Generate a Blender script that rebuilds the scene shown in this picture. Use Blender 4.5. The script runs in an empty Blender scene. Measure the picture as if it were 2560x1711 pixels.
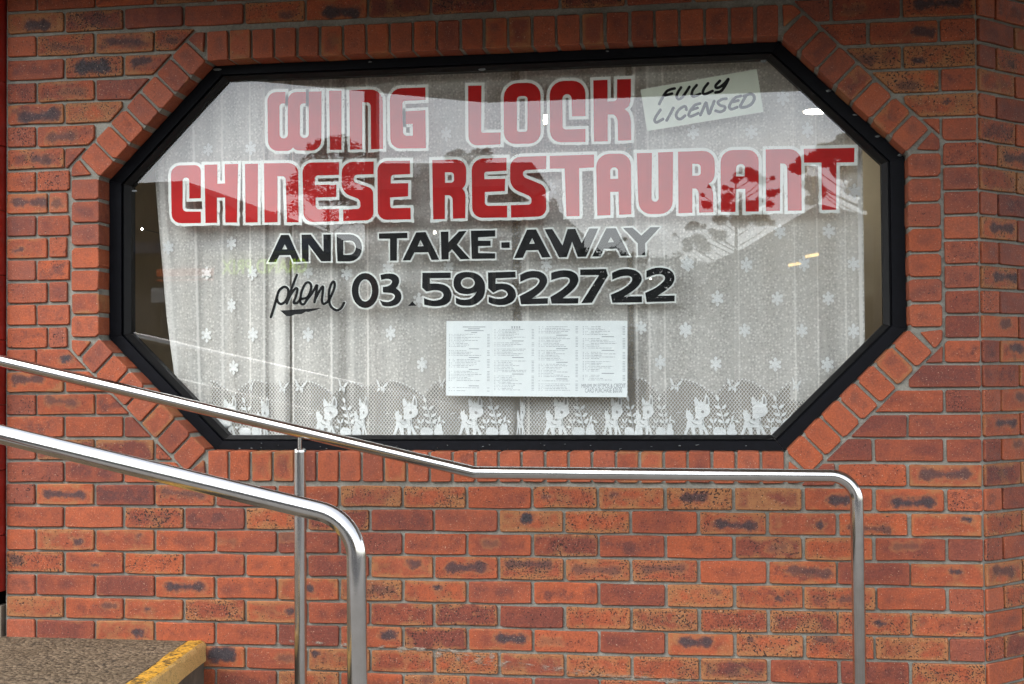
import bpy, bmesh, math, random
from mathutils import Vector, Matrix
from mathutils.geometry import tessellate_polygon

R = random.Random(7)
scene = bpy.context.scene
col = scene.collection
rad = math.radians

# ------------------------------------------------------------------ camera, sky, sun, exposure
CAM = [[2.6326,-5.03221,0.4018],[1.594358,0.006958,0.154238]]
cam_data = bpy.data.cameras.new('camera')
cam_data.sensor_width = 36.0
cam_data.lens = 36.0 * 3500.0 / 2560.0
cam_data.clip_start = 0.05
cam_data.clip_end = 2000.0
cam = bpy.data.objects.new('camera', cam_data)
col.objects.link(cam)
cam.location = CAM[0]
cam.rotation_euler = CAM[1]
scene.camera = cam

world = bpy.data.worlds.new('World')
scene.world = world
world.use_nodes = True
wt = world.node_tree
wt.nodes.clear()
w_out = wt.nodes.new('ShaderNodeOutputWorld')
w_bg = wt.nodes.new('ShaderNodeBackground')
w_sky = wt.nodes.new('ShaderNodeTexSky')
w_sky.sky_type = 'NISHITA'
w_sky.sun_disc = False
w_sky.sun_elevation = rad(48)
w_sky.sun_rotation = rad(214)
w_sky.air_density = 1.0
w_sky.dust_density = 1.5
w_sky.ozone_density = 2.0
w_hs = wt.nodes.new('ShaderNodeHueSaturation')      # thin high cloud: the blue is washed out
w_hs.inputs['Saturation'].default_value = 0.36
w_tc = wt.nodes.new('ShaderNodeTexCoord')
w_nz = wt.nodes.new('ShaderNodeTexNoise')           # soft cloud structure over the whole dome
w_nz.inputs['Scale'].default_value = 2.2
w_nz.inputs['Detail'].default_value = 5.0
w_mr = wt.nodes.new('ShaderNodeMapRange')
w_mr.inputs['From Min'].default_value = 0.3
w_mr.inputs['From Max'].default_value = 0.7
w_mr.inputs['To Min'].default_value = 0.82
w_mr.inputs['To Max'].default_value = 1.12
w_mul = wt.nodes.new('ShaderNodeVectorMath')
w_mul.operation = 'SCALE'
wt.links.new(w_sky.outputs[0], w_hs.inputs['Color'])
wt.links.new(w_tc.outputs['Generated'], w_nz.inputs['Vector'])
wt.links.new(w_nz.outputs[0], w_mr.inputs['Value'])
wt.links.new(w_hs.outputs[0], w_mul.inputs[0])
wt.links.new(w_mr.outputs[0], w_mul.inputs['Scale'])
wt.links.new(w_mul.outputs[0], w_bg.inputs['Color'])
w_bg.inputs['Strength'].default_value = 0.15
wt.links.new(w_bg.outputs[0], w_out.inputs['Surface'])

sun_data = bpy.data.lights.new('sun', 'SUN')
sun_data.energy = 0.5
sun_data.angle = rad(40)
sun_data.color = (1.0, 0.98, 0.945)
sun = bpy.data.objects.new('sun', sun_data)
col.objects.link(sun)
_se, _sr = rad(48), rad(214)
sun_dir = Vector((math.sin(_sr) * math.cos(_se), math.cos(_sr) * math.cos(_se), math.sin(_se)))
sun.rotation_euler = sun_dir.to_track_quat('Z', 'Y').to_euler()
sun.location = sun_dir * 50

vs = scene.view_settings
vs.view_transform = 'Standard'
vs.look = 'None'
vs.gamma = 1.0
vs.exposure = 1.98
vs.use_curve_mapping = False
scene.cycles.use_denoising = True
scene.cycles.max_bounces = 8
scene.cycles.diffuse_bounces = 4
scene.cycles.glossy_bounces = 4
scene.cycles.transparent_max_bounces = 24
scene.cycles.sample_clamp_indirect = 8.0
scene.cycles.caustics_reflective = False
scene.cycles.caustics_refractive = False

# ------------------------------------------------------------------ helpers
def link(o, parent=None):
    col.objects.link(o)
    if parent is not None:
        o.parent = parent
    return o

def tag(o, label, cat, group=None):
    o['label'] = label
    o['category'] = cat
    if group:
        o['group'] = group
    return o

def thing(name, label, cat, loc=(0, 0, 0), rotz=0.0, group=None):
    o = bpy.data.objects.new(name, None)
    o.empty_display_size = 0.1
    o.location = loc
    o.rotation_euler = (0, 0, rotz)
    link(o)
    return tag(o, label, cat, group)

def mesh_of(name, verts, faces, mats, mat_ids=None, smooth=False):
    me = bpy.data.meshes.new(name)
    me.from_pydata([tuple(v) for v in verts], [], faces)
    for m in (mats if isinstance(mats, (list, tuple)) else [mats]):
        me.materials.append(m)
    if mat_ids:
        me.polygons.foreach_set('material_index', mat_ids)
    if smooth:
        me.polygons.foreach_set('use_smooth', [True] * len(me.polygons))
    me.update()
    return me

def part(name, verts, faces, mats, parent=None, mat_ids=None, smooth=False):
    """A mesh given in world coordinates; its parent (if any) is not rotated."""
    off = Vector((0, 0, 0))
    q = parent
    while q is not None:
        off += q.location
        q = q.parent
    me = mesh_of(name, [Vector(v) - off for v in verts], faces, mats, mat_ids, smooth)
    return link(bpy.data.objects.new(name, me), parent)

def structure(name, verts, faces, mats, **k):
    o = part(name, verts, faces, mats, **k)
    o['kind'] = 'structure'
    return o

class MB:
    def __init__(self):
        self.v, self.f = [], []
    def add(self, v, f):
        n = len(self.v)
        self.v += [tuple(p) for p in v]
        self.f += [tuple(i + n for i in q) for q in f]
        return self
    def box(self, x0, x1, y0, y1, z0, z1):
        return self.add([(x0, y0, z0), (x1, y0, z0), (x1, y1, z0), (x0, y1, z0), (x0, y0, z1), (x1, y0, z1), (x1, y1, z1), (x0, y1, z1)],
                        [(0, 3, 2, 1), (4, 5, 6, 7), (0, 1, 5, 4), (1, 2, 6, 5), (2, 3, 7, 6), (3, 0, 4, 7)])
    def prism(self, pts, y0, y1):
        """polygon in x,z (counter-clockwise seen from -y) pushed from y0 back to y1"""
        n = len(pts)
        return self.add([(x, y0, z) for x, z in pts] + [(x, y1, z) for x, z in pts],
                        [tuple(range(n)), tuple(range(2 * n - 1, n - 1, -1))] + [(i, i + n, (i + 1) % n + n, (i + 1) % n) for i in range(n)])
    def tube(self, pts, radii, seg=20, cap=True):
        pts = [Vector(p) for p in pts]
        n = len(pts)
        if not isinstance(radii, (list, tuple)):
            radii = [radii] * n
        up = Vector((0.0, 1.0, 0.05)).normalized()
        rings = []
        for i, p in enumerate(pts):
            t = (pts[min(i + 1, n - 1)] - pts[max(i - 1, 0)]).normalized()
            a = (up - t * up.dot(t)).normalized()
            b = t.cross(a)
            up = a
            rings.append([p + (a * math.cos(2 * math.pi * k / seg) + b * math.sin(2 * math.pi * k / seg)) * radii[i] for k in range(seg)])
        f = []
        for i in range(n - 1):
            for k in range(seg):
                f.append((i * seg + k, i * seg + (k + 1) % seg, (i + 1) * seg + (k + 1) % seg, (i + 1) * seg + k))
        if cap:
            f.append(tuple(range(seg - 1, -1, -1)))
            f.append(tuple((n - 1) * seg + k for k in range(seg)))
        return self.add([q for r in rings for q in r], f)
    def build(self, name, mats, parent=None, **k):
        return part(name, self.v, self.f, mats, parent, **k)

def fillet(pts, radii, seg=10):
    """round the corners of a 3-d polyline"""
    pts = [Vector(p) for p in pts]
    out = [pts[0]]
    for i in range(1, len(pts) - 1):
        r = radii[i]
        a, b, c = pts[i - 1], pts[i], pts[i + 1]
        if r <= 0:
            out.append(b)
            continue
        u, w = (a - b), (c - b)
        lu, lw = u.length, w.length
        u.normalize(); w.normalize()
        half = math.acos(max(-1, min(1, u.dot(w)))) / 2
        d = min(r / math.tan(half), lu * 0.49, lw * 0.49)
        rr = d * math.tan(half)
        centre = b + (u + w).normalized() * (rr / math.sin(half))
        s, e = b + u * d - centre, b + w * d - centre
        ang = s.angle(e)
        for k in range(seg + 1):
            t = k / seg
            out.append(centre + (s * math.sin((1 - t) * ang) + e * math.sin(t * ang)) / math.sin(ang))
    out.append(pts[-1])
    return out

# ------------------------------------------------------------------ materials
class NT:
    def __init__(self, name):
        self.m = bpy.data.materials.new(name)
        self.m.use_nodes = True
        self.t = self.m.node_tree
        self.t.nodes.clear()
        self.out = self.t.nodes.new('ShaderNodeOutputMaterial')
    def n(self, kind, op=None, **ins):
        nd = self.t.nodes.new('ShaderNode' + kind)
        if op:
            nd.operation = op
        for k, v in ins.items():
            key = int(k[1:]) if k[0] == '_' and k[1:].isdigit() else k.replace('_', ' ')
            self.put(nd.inputs[key], v)
        return nd
    def put(self, sock, v):
        if isinstance(v, bpy.types.NodeSocket):
            self.t.links.new(v, sock)
        elif isinstance(v, bpy.types.Node):
            self.t.links.new(v.outputs[0], sock)
        else:
            if sock.type == 'RGBA' and not isinstance(v, (int, float)) and len(v) == 3:
                v = (*v, 1.0)
            sock.default_value = v
    def math(self, op, a, b=0.0, c=None, clamp=False):
        nd = self.t.nodes.new('ShaderNodeMath')
        nd.operation = op
        nd.use_clamp = clamp
        self.put(nd.inputs[0], a)
        self.put(nd.inputs[1], b)
        if c is not None:
            self.put(nd.inputs[2], c)
        return nd.outputs[0]
    def vmath(self, op, a, b=(0, 0, 0)):
        nd = self.t.nodes.new('ShaderNodeVectorMath')
        nd.operation = op
        self.put(nd.inputs[0], a)
        if op != 'LENGTH':
            self.put(nd.inputs[1], b)
        return nd.outputs['Value'] if op in ('DOT_PRODUCT', 'LENGTH') else nd.outputs[0]
    def mix(self, f, a, b, blend='MIX'):
        nd = self.t.nodes.new('ShaderNodeMix')
        nd.data_type = 'RGBA'
        nd.blend_type = blend
        nd.clamp_factor = True
        self.put(nd.inputs[0], f)
        self.put(nd.inputs[6], a)
        self.put(nd.inputs[7], b)
        return nd.outputs[2]
    def noise(self, vec, scale, detail=2.0, rough=0.5, dist=0.0):
        nd = self.t.nodes.new('ShaderNodeTexNoise')
        nd.inputs['Scale'].default_value = scale
        nd.inputs['Detail'].default_value = detail
        nd.inputs['Roughness'].default_value = rough
        nd.inputs['Distortion'].default_value = dist
        self.put(nd.inputs['Vector'], vec)
        return nd.outputs[0]
    def ramp(self, v, a, b, lo=0.0, hi=1.0):
        nd = self.t.nodes.new('ShaderNodeMapRange')
        nd.clamp = True
        for i, q in enumerate((v, a, b, lo, hi)):
            self.put(nd.inputs[i], q)
        return nd.outputs[0]
    def attr(self, name, kind='OBJECT'):
        nd = self.t.nodes.new('ShaderNodeAttribute')
        nd.attribute_type = kind
        nd.attribute_name = name
        return nd.outputs['Fac'] if kind == 'GEOMETRY' else nd.outputs['Fac']
    def coord(self, which='Object'):
        return self.t.nodes.new('ShaderNodeTexCoord').outputs[which]
    def bump(self, h, strength=0.5, dist=0.002):
        nd = self.t.nodes.new('ShaderNodeBump')
        nd.inputs['Strength'].default_value = strength
        nd.inputs['Distance'].default_value = dist
        self.put(nd.inputs['Height'], h)
        return nd.outputs[0]
    def pbr(self, color, rough=0.6, metal=0.0, normal=None, spec=0.5):
        nd = self.t.nodes.new('ShaderNodeBsdfPrincipled')
        self.put(nd.inputs['Base Color'], color)
        self.put(nd.inputs['Roughness'], rough)
        self.put(nd.inputs['Metallic'], metal)
        nd.inputs['Specular IOR Level'].default_value = spec
        if normal is not None:
            self.put(nd.inputs['Normal'], normal)
        return nd.outputs[0]
    def done(self, shader):
        self.put(self.out.inputs['Surface'], shader)
        return self.m

def plain(name, color, rough=0.6, metal=0.0, var=0.15, scale=20.0, bump=0.0, spec=0.5):
    t = NT(name)
    c = t.coord()
    n = t.noise(c, scale, 4, 0.6)
    k = t.ramp(n, 0.3, 0.7, 1 - var, 1 + var)
    cc = t.mix(1.0, color, t.n('CombineColor', _0=k, _1=k, _2=k), 'MULTIPLY')
    nm = t.bump(t.noise(c, scale * 6, 3), bump, 0.002) if bump else None
    return t.done(t.pbr(cc, rough, metal, nm, spec))

def brick_material():
    t = NT('fired_brick')
    c = t.coord()
    tone, buff, pep, seed = t.attr('tone'), t.attr('buff'), t.attr('pepper'), t.attr('seed')
    hw, hh = t.attr('half_length'), t.attr('half_height')
    off = t.n('CombineXYZ', X=t.math('MULTIPLY', seed, 13.1), Y=t.math('MULTIPLY', seed, 7.7), Z=t.math('MULTIPLY', seed, 23.3))
    q = t.vmath('ADD', c, off.outputs[0])
    n1 = t.noise(q, 30, 4, 0.6)
    n2 = t.noise(q, 170, 3, 0.6)
    n3 = t.noise(q, 12, 2)
    n4 = t.noise(q, 165, 2, 0.5)
    n5 = t.noise(t.vmath('ADD', q, (5.2, 1.3, 8.8)), 230, 1.5, 0.5)
    n6 = t.noise(t.vmath('ADD', q, (3.2, 9.3, 2.8)), 16, 3, 0.6)
    sx = t.n('SeparateXYZ', _0=c)
    x, z = sx.outputs[0], sx.outputs[2]
    ex = t.math('SUBTRACT', hw, t.math('ABSOLUTE', x))
    ez = t.math('SUBTRACT', hh, t.math('ABSOLUTE', z))
    e = t.math('MINIMUM', ex, ez)
    e = t.math('ADD', e, t.math('MULTIPLY', t.math('SUBTRACT', n1, 0.5), 0.03))
    rim = t.ramp(e, 0.018, 0.002)
    red = (0.295, 0.066, 0.0225)
    brown = (0.135, 0.034, 0.021)
    core = t.math('MULTIPLY', t.math('SUBTRACT', 1.0, t.ramp(e, 0.03, 0.008)), t.math('MULTIPLY', t.ramp(n6, 0.38, 0.62), 0.45))
    f = t.math('ADD', t.math('ADD', tone, core), t.math('MULTIPLY', t.math('SUBTRACT', n3, 0.5), 1.1), clamp=True)
    base = t.mix(t.math('MULTIPLY', t.attr('pale'), t.ramp(n3, 0.3, 0.7, 0.6, 1.0)), t.mix(f, red, brown), (0.285, 0.082, 0.043))  # pinkish lift painted in for sky sheen on smooth edging bricks
    g = t.ramp(t.math('ADD', n2, t.math('MULTIPLY', t.math('SUBTRACT', n1, 0.5), 0.6)), 0.25, 0.75, 0.72, 1.28)
    base = t.mix(1.0, base, t.n('CombineColor', _0=g, _1=g, _2=g), 'MULTIPLY')
    # sandy buff flashing, strongest towards the arrises
    bm = t.math('ADD', n6, t.math('MULTIPLY', rim, 0.22))
    bm = t.math('ADD', bm, t.math('MULTIPLY', t.math('SUBTRACT', buff, 1.0), 0.75))
    bm = t.ramp(t.math('ADD', bm, t.math('MULTIPLY', t.math('SUBTRACT', n1, 0.5), 0.35)), 0.36, 0.62)
    base = t.mix(t.math('MULTIPLY', bm, 0.85), base, t.mix(n1, (0.215, 0.085, 0.030), (0.315, 0.145, 0.055)))
    # pale worn arrises
    base = t.mix(t.math('MULTIPLY', t.ramp(e, 0.006, 0.001), t.ramp(n1, 0.45, 0.7, 0, 0.5)), base, (0.36, 0.14, 0.07))
    # kiln burn: a capsule between two points on the face
    ax, az, bx, bz, br, dk = (t.attr(k) for k in ('burn_ax', 'burn_az', 'burn_bx', 'burn_bz', 'burn_r', 'burn_dark'))
    pa = t.n('CombineXYZ', X=t.math('SUBTRACT', x, ax), Y=0.0, Z=t.math('SUBTRACT', z, az)).outputs[0]
    ba = t.n('CombineXYZ', X=t.math('SUBTRACT', bx, ax), Y=0.0, Z=t.math('SUBTRACT', bz, az)).outputs[0]
    h = t.math('DIVIDE', t.vmath('DOT_PRODUCT', pa, ba), t.math('ADD', t.vmath('DOT_PRODUCT', ba, ba), 1e-6), clamp=True)
    sc = t.n('VectorMath', 'SCALE', _0=ba)
    t.put(sc.inputs['Scale'], h)
    d = t.vmath('LENGTH', t.vmath('MULTIPLY', t.vmath('SUBTRACT', pa, sc.outputs[0]), (0.88, 1, 1.12)))
    waist = t.math('MULTIPLY', t.math('MULTIPLY', h, t.math('SUBTRACT', 1.0, h)), t.ramp(t.vmath('LENGTH', ba), 0.03, 0.09, 0.0, 1.6))
    re = t.math('MULTIPLY', br, t.math('SUBTRACT', 1.02, waist))
    wob = t.math('MULTIPLY', t.math('SUBTRACT', t.math('ADD', n1, t.noise(t.vmath('ADD', q, (7.7, 3.3, 1.1)), 55, 4, 0.65)), 1.0), 0.036)
    wob2 = t.math('MULTIPLY', t.math('SUBTRACT', n2, 0.5), 0.022)
    s = t.math('ADD', t.math('SUBTRACT', re, d), wob)
    on = t.math('GREATER_THAN', br, 0.0005)
    halo = t.math('MULTIPLY', t.ramp(t.math('ADD', s, 0.012), 0.0, 0.01), on)
    base = t.mix(t.math('MULTIPLY', halo, t.ramp(n1, 0.35, 0.6, 0.15, 0.65)), base, (0.29, 0.115, 0.046))
    m1 = t.math('MULTIPLY', t.math('MULTIPLY', t.ramp(s, -0.006, 0.006), on), t.ramp(dk, 0.0, 0.7, 0.15, 0.9))
    base = t.mix(m1, base, t.mix(n2, (0.058, 0.019, 0.018), (0.115, 0.040, 0.030)))
    s2 = t.math('ADD', t.math('ADD', s, wob2), t.math('MULTIPLY', br, -0.16))
    m2 = t.math('MULTIPLY', t.math('MULTIPLY', t.ramp(s2, -0.004, 0.010), on), t.math('MULTIPLY', dk, 0.85), clamp=True)
    base = t.mix(m2, base, t.mix(t.ramp(n2, 0.3, 0.7), (0.012, 0.010, 0.011), (0.058, 0.046, 0.050)))
    sc2 = t.math('MULTIPLY', t.ramp(t.math('ADD', t.noise(t.vmath('ADD', q, (11.7, 4.1, 6.6)), 19, 4, 0.65), t.math('MULTIPLY', t.ramp(e, 0.004, 0.026), 0.16)), 0.60, 0.72), t.attr('scorch'))
    base = t.mix(sc2, base, t.mix(t.ramp(n2, 0.3, 0.7), (0.020, 0.012, 0.014), (0.085, 0.035, 0.032)))
    # iron specks and pale grit
    pk = t.ramp(n4, t.math('SUBTRACT', 0.74, t.math('MULTIPLY', pep, 0.13)), t.math('SUBTRACT', 0.78, t.math('MULTIPLY', pep, 0.13)))
    pk = t.math('MULTIPLY', pk, t.ramp(n6, 0.35, 0.55, 0.25, 1.0))
    base = t.mix(pk, base, (0.018, 0.011, 0.010))
    base = t.mix(t.ramp(n5, 0.69, 0.73, 0, 0.7), base, (0.46, 0.30, 0.21))
    hgt = t.math('ADD', t.math('MULTIPLY', n2, 0.5), t.math('ADD', t.math('MULTIPLY', n1, 0.6), t.math('MULTIPLY', pk, -0.7)))
    return t.done(t.pbr(base, t.ramp(n1, 0.3, 0.7, 0.55, 0.8), 0.0, t.bump(hgt, 0.7, 0.004), 0.3))

def mortar_material(name='mortar', a=(0.165, 0.157, 0.128), b=(0.275, 0.265, 0.222)):
    t = NT(name)
    c = t.coord()
    n = t.noise(c, 9, 5, 0.65)
    n2 = t.noise(c, 150, 3, 0.6)
    cc = t.mix(t.ramp(n, 0.3, 0.7), a, b)
    k = t.ramp(n2, 0.3, 0.7, 0.82, 1.15)
    cc = t.mix(1.0, cc, t.n('CombineColor', _0=k, _1=k, _2=k), 'MULTIPLY')
    return t.done(t.pbr(cc, 0.9, 0, t.bump(t.math('ADD', n2, t.noise(c, 60, 3)), 0.7, 0.004), 0.2))

def smear_material():
    t = NT('old_mortar_smear')
    c = t.coord()
    mp = t.n('Mapping', Vector=c)
    mp.inputs['Scale'].default_value = (0.35, 1, 1)
    n = t.noise(mp.outputs[0], 70, 5, 0.7)
    m = t.noise(c, 9, 3)
    a = t.ramp(t.math('ADD', n, t.math('MULTIPLY', t.math('SUBTRACT', m, 0.5), 0.5)), 0.50, 0.66, 0.0, 0.75)
    p = t.pbr(t.mix(n, (0.20, 0.155, 0.115), (0.30, 0.25, 0.20)), 0.9, 0, t.bump(n, 0.6, 0.003), 0.2)
    ms = t.n('MixShader'); t.put(ms.inputs[0], a); t.put(ms.inputs[1], t.n('BsdfTransparent').outputs[0]); t.put(ms.inputs[2], p)
    return t.done(ms.outputs[0])

def steel_material():
    t = NT('brushed_stainless_steel')
    c = t.coord()
    mp = t.n('Mapping', Vector=c)
    mp.inputs['Scale'].default_value = (30, 400, 400)
    n = t.noise(mp.outputs[0], 3.0, 3, 0.6)
    n2 = t.noise(c, 18, 4, 0.6)
    return t.done(t.pbr(t.mix(t.ramp(n2, 0.35, 0.65), (0.62, 0.605, 0.58), (0.54, 0.52, 0.49)),
                        t.ramp(t.math('ADD', n, n2), 0.7, 1.3, 0.10, 0.17), 1.0, t.bump(n, 0.05, 0.001)))

def aggregate_material():
    t = NT('exposed_aggregate')
    c = t.coord()
    v = t.n('TexVoronoi', Vector=c, Scale=70.0)
    n = t.noise(c, 45, 5, 0.75)
    n3 = t.noise(c, 5, 3)
    stone = t.mix(v.outputs['Color'], (0.060, 0.043, 0.026), (0.23, 0.17, 0.108))
    stone = t.mix(t.ramp(n, 0.53, 0.60), stone, (0.018, 0.014, 0.010))
    stone = t.mix(t.ramp(n3, 0.35, 0.7, 0, 0.5), stone, (0.085, 0.06, 0.033))
    hgt = t.math('ADD', t.math('MULTIPLY', v.outputs['Distance'], -1.2), n)
    return t.done(t.pbr(stone, 0.85, 0, t.bump(hgt, 0.9, 0.008), 0.2))

def nosing_material():
    t = NT('worn_yellow_paint')
    c = t.coord()
    n = t.noise(c, 70, 5, 0.7)
    n2 = t.noise(c, 260, 2, 0.5)
    top = t.n('SeparateXYZ', _0=t.n('NewGeometry').outputs['Normal']).outputs[2]
    yel = t.mix(n, (0.64, 0.39, 0.10), (0.80, 0.56, 0.25))
    yel = t.mix(t.ramp(t.noise(c, 16, 5, 0.7), 0.56, 0.68, 0, 0.7), yel, (0.20, 0.14, 0.07))
    blot = t.noise(c, 28, 4, 0.7)
    tread = t.mix(t.ramp(t.math('ADD', n, t.math('MULTIPLY', t.math('SUBTRACT', blot, 0.5), 0.8)), 0.47, 0.62), (0.56, 0.29, 0.03), (0.035, 0.025, 0.010))
    cc = t.mix(t.ramp(top, 0.55, 0.9), yel, tread)
    cc = t.mix(t.ramp(t.math('ADD', n2, t.math('MULTIPLY', t.math('SUBTRACT', blot, 0.5), 0.5)), 0.56, 0.66, 0, 0.7), cc, (0.16, 0.085, 0.02))
    return t.done(t.pbr(cc, 0.7, 0, t.bump(n, 0.8, 0.006), 0.3))

def glass_material():
    t = NT('window_glass')
    lw = t.n('LayerWeight')
    lw.inputs['Blend'].default_value = 0.5
    f = t.math('ADD', 0.064, t.math('MULTIPLY', t.math('POWER', lw.outputs['Facing'], 5.0), 0.9), clamp=True)
    c = t.coord()
    nb = t.bump(t.noise(c, 2.2, 1), 0.02, 0.004)
    gl = t.n('BsdfGlossy', Roughness=0.0, Color=(1, 1, 1), Normal=nb)
    tr = t.n('BsdfTransparent', Color=(0.95, 0.965, 0.95))
    ms = t.n('MixShader')
    t.put(ms.inputs[0], f); t.put(ms.inputs[1], tr); t.put(ms.inputs[2], gl)
    return t.done(ms.outputs[0])

def clear_material():
    t = NT('glass_inner_face')
    return t.done(t.n('BsdfTransparent', Color=(0.98, 0.985, 0.98)).outputs[0])

def curtain_material():
    t = NT('lace_net')
    c = t.coord()
    cov = t.attr('cover', 'GEOMETRY')
    hem = t.attr('hem', 'GEOMETRY')
    v = t.n('TexVoronoi', Vector=c, Scale=80.0, Randomness=0.75)
    dot = t.ramp(v.outputs['Distance'], 0.42, 0.22)
    worm = t.noise(c, 210, 2, 0.6)
    v2 = t.n('TexVoronoi', Vector=t.vmath('ADD', c, (0.131, 0.0, -0.0730)), Scale=80.0, Randomness=0.75)
    gap = t.ramp(v2.outputs['Distance'], 0.45, 0.2)
    big = t.noise(c, 25, 2)
    lace = t.math('ADD', cov, t.math('ADD', t.math('SUBTRACT', t.math('MULTIPLY', dot, 0.20), t.math('MULTIPLY', gap, 0.11)), t.math('MULTIPLY', t.math('SUBTRACT', worm, 0.5), 0.35)))
    lace = t.math('ADD', lace, t.math('MULTIPLY', t.math('SUBTRACT', big, 0.5), 0.12))
    sx = t.n('SeparateXYZ', _0=c)
    x, z = sx.outputs[0], sx.outputs[2]
    k = 2 * math.pi / 0.0128
    u = t.math('SINE', t.math('MULTIPLY', t.math('ADD', x, t.math('MULTIPLY', z, 0.8)), k / 2))
    w = t.math('SINE', t.math('MULTIPLY', t.math('SUBTRACT', x, t.math('MULTIPLY', z, 0.8)), k / 2))
    d = t.math('MINIMUM', t.math('ABSOLUTE', u), t.math('ABSOLUTE', w))
    net = t.math('ADD', t.math('SUBTRACT', cov, 0.38), t.ramp(d, 0.45, 0.1, 0.0, 0.85))
    a = t.n('Mix', A=0.0, B=0.0)
    a.inputs[0].default_value = 0
    t.put(a.inputs[0], hem); t.put(a.inputs[2], lace); t.put(a.inputs[3], net)
    a = t.math('MINIMUM', t.math('MAXIMUM', a.outputs[0], 0.06), 0.97)
    df = t.n('BsdfDiffuse', Color=(0.92, 0.885, 0.84))
    tl = t.n('BsdfTranslucent', Color=(0.78, 0.755, 0.71))
    fb = t.n('MixShader'); t.put(fb.inputs[0], 0.18); t.put(fb.inputs[1], df.outputs[0]); t.put(fb.inputs[2], tl.outputs[0])
    ms = t.n('MixShader')
    t.put(ms.inputs[0], a); t.put(ms.inputs[1], t.n('BsdfTransparent').outputs[0]); t.put(ms.inputs[2], fb.outputs[0])
    return t.done(ms.outputs[0])

def motif_material():
    t = NT('dense_lace')
    c = t.coord()
    n = t.noise(c, 240, 2, 0.6)
    df = t.n('BsdfDiffuse', Color=(0.86, 0.86, 0.85))
    tl = t.n('BsdfTranslucent', Color=(0.8, 0.79, 0.77))
    fb = t.n('MixShader'); t.put(fb.inputs[0], 0.12); t.put(fb.inputs[1], df.outputs[0]); t.put(fb.inputs[2], tl.outputs[0])
    ms = t.n('MixShader')
    t.put(ms.inputs[0], t.ramp(n, 0.3, 0.55, 0.78, 1.0)); t.put(ms.inputs[1], t.n('BsdfTransparent').outputs[0]); t.put(ms.inputs[2], fb.outputs[0])
    return t.done(ms.outputs[0])

def paint_material(name, color, rough=0.5, trans=0.0, var=0.12):
    t = NT(name)
    c = t.coord()
    n = t.noise(c, 14, 4, 0.65)
    k = t.ramp(n, 0.3, 0.7, 1 - var, 1 + var)
    cc = t.mix(1.0, color, t.n('CombineColor', _0=k, _1=k, _2=k), 'MULTIPLY')
    p = t.pbr(cc, rough, 0, None, 0.2)
    if trans:
        tl = t.n('BsdfTranslucent', Color=cc)
        ms = t.n('MixShader'); t.put(ms.inputs[0], trans); t.put(ms.inputs[1], p); t.put(ms.inputs[2], tl.outputs[0])
        p = ms.outputs[0]
    return t.done(p)

def flake_material():
    t = NT('flaking_cream_paint')
    c = t.coord()
    n = t.noise(c, 190, 3, 0.6)
    m = t.noise(c, 12, 3, 0.6)
    keep = t.ramp(t.math('ADD', n, t.math('MULTIPLY', m, -0.45)), 0.08, 0.12, 1.0, 0.0)
    keep = t.math('SUBTRACT', 1.0, keep)
    p = t.pbr(t.mix(m, (0.78, 0.80, 0.76), (0.86, 0.86, 0.83)), 0.6, 0, None, 0.2)
    ms = t.n('MixShader'); t.put(ms.inputs[0], keep); t.put(ms.inputs[1], t.n('BsdfTransparent').outputs[0]); t.put(ms.inputs[2], p)
    return t.done(ms.outputs[0])

def glow(name, color, strength):
    t = NT(name)
    return t.done(t.n('Emission', Color=color, Strength=strength).outputs[0])

def leaf_material(name, a, b):
    t = NT(name)
    n = t.noise(t.coord(), 3.0, 3, 0.6)
    df = t.pbr(t.mix(t.ramp(n, 0.3, 0.7), a, b), 0.6, 0, None, 0.3)
    return t.done(df)

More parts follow.
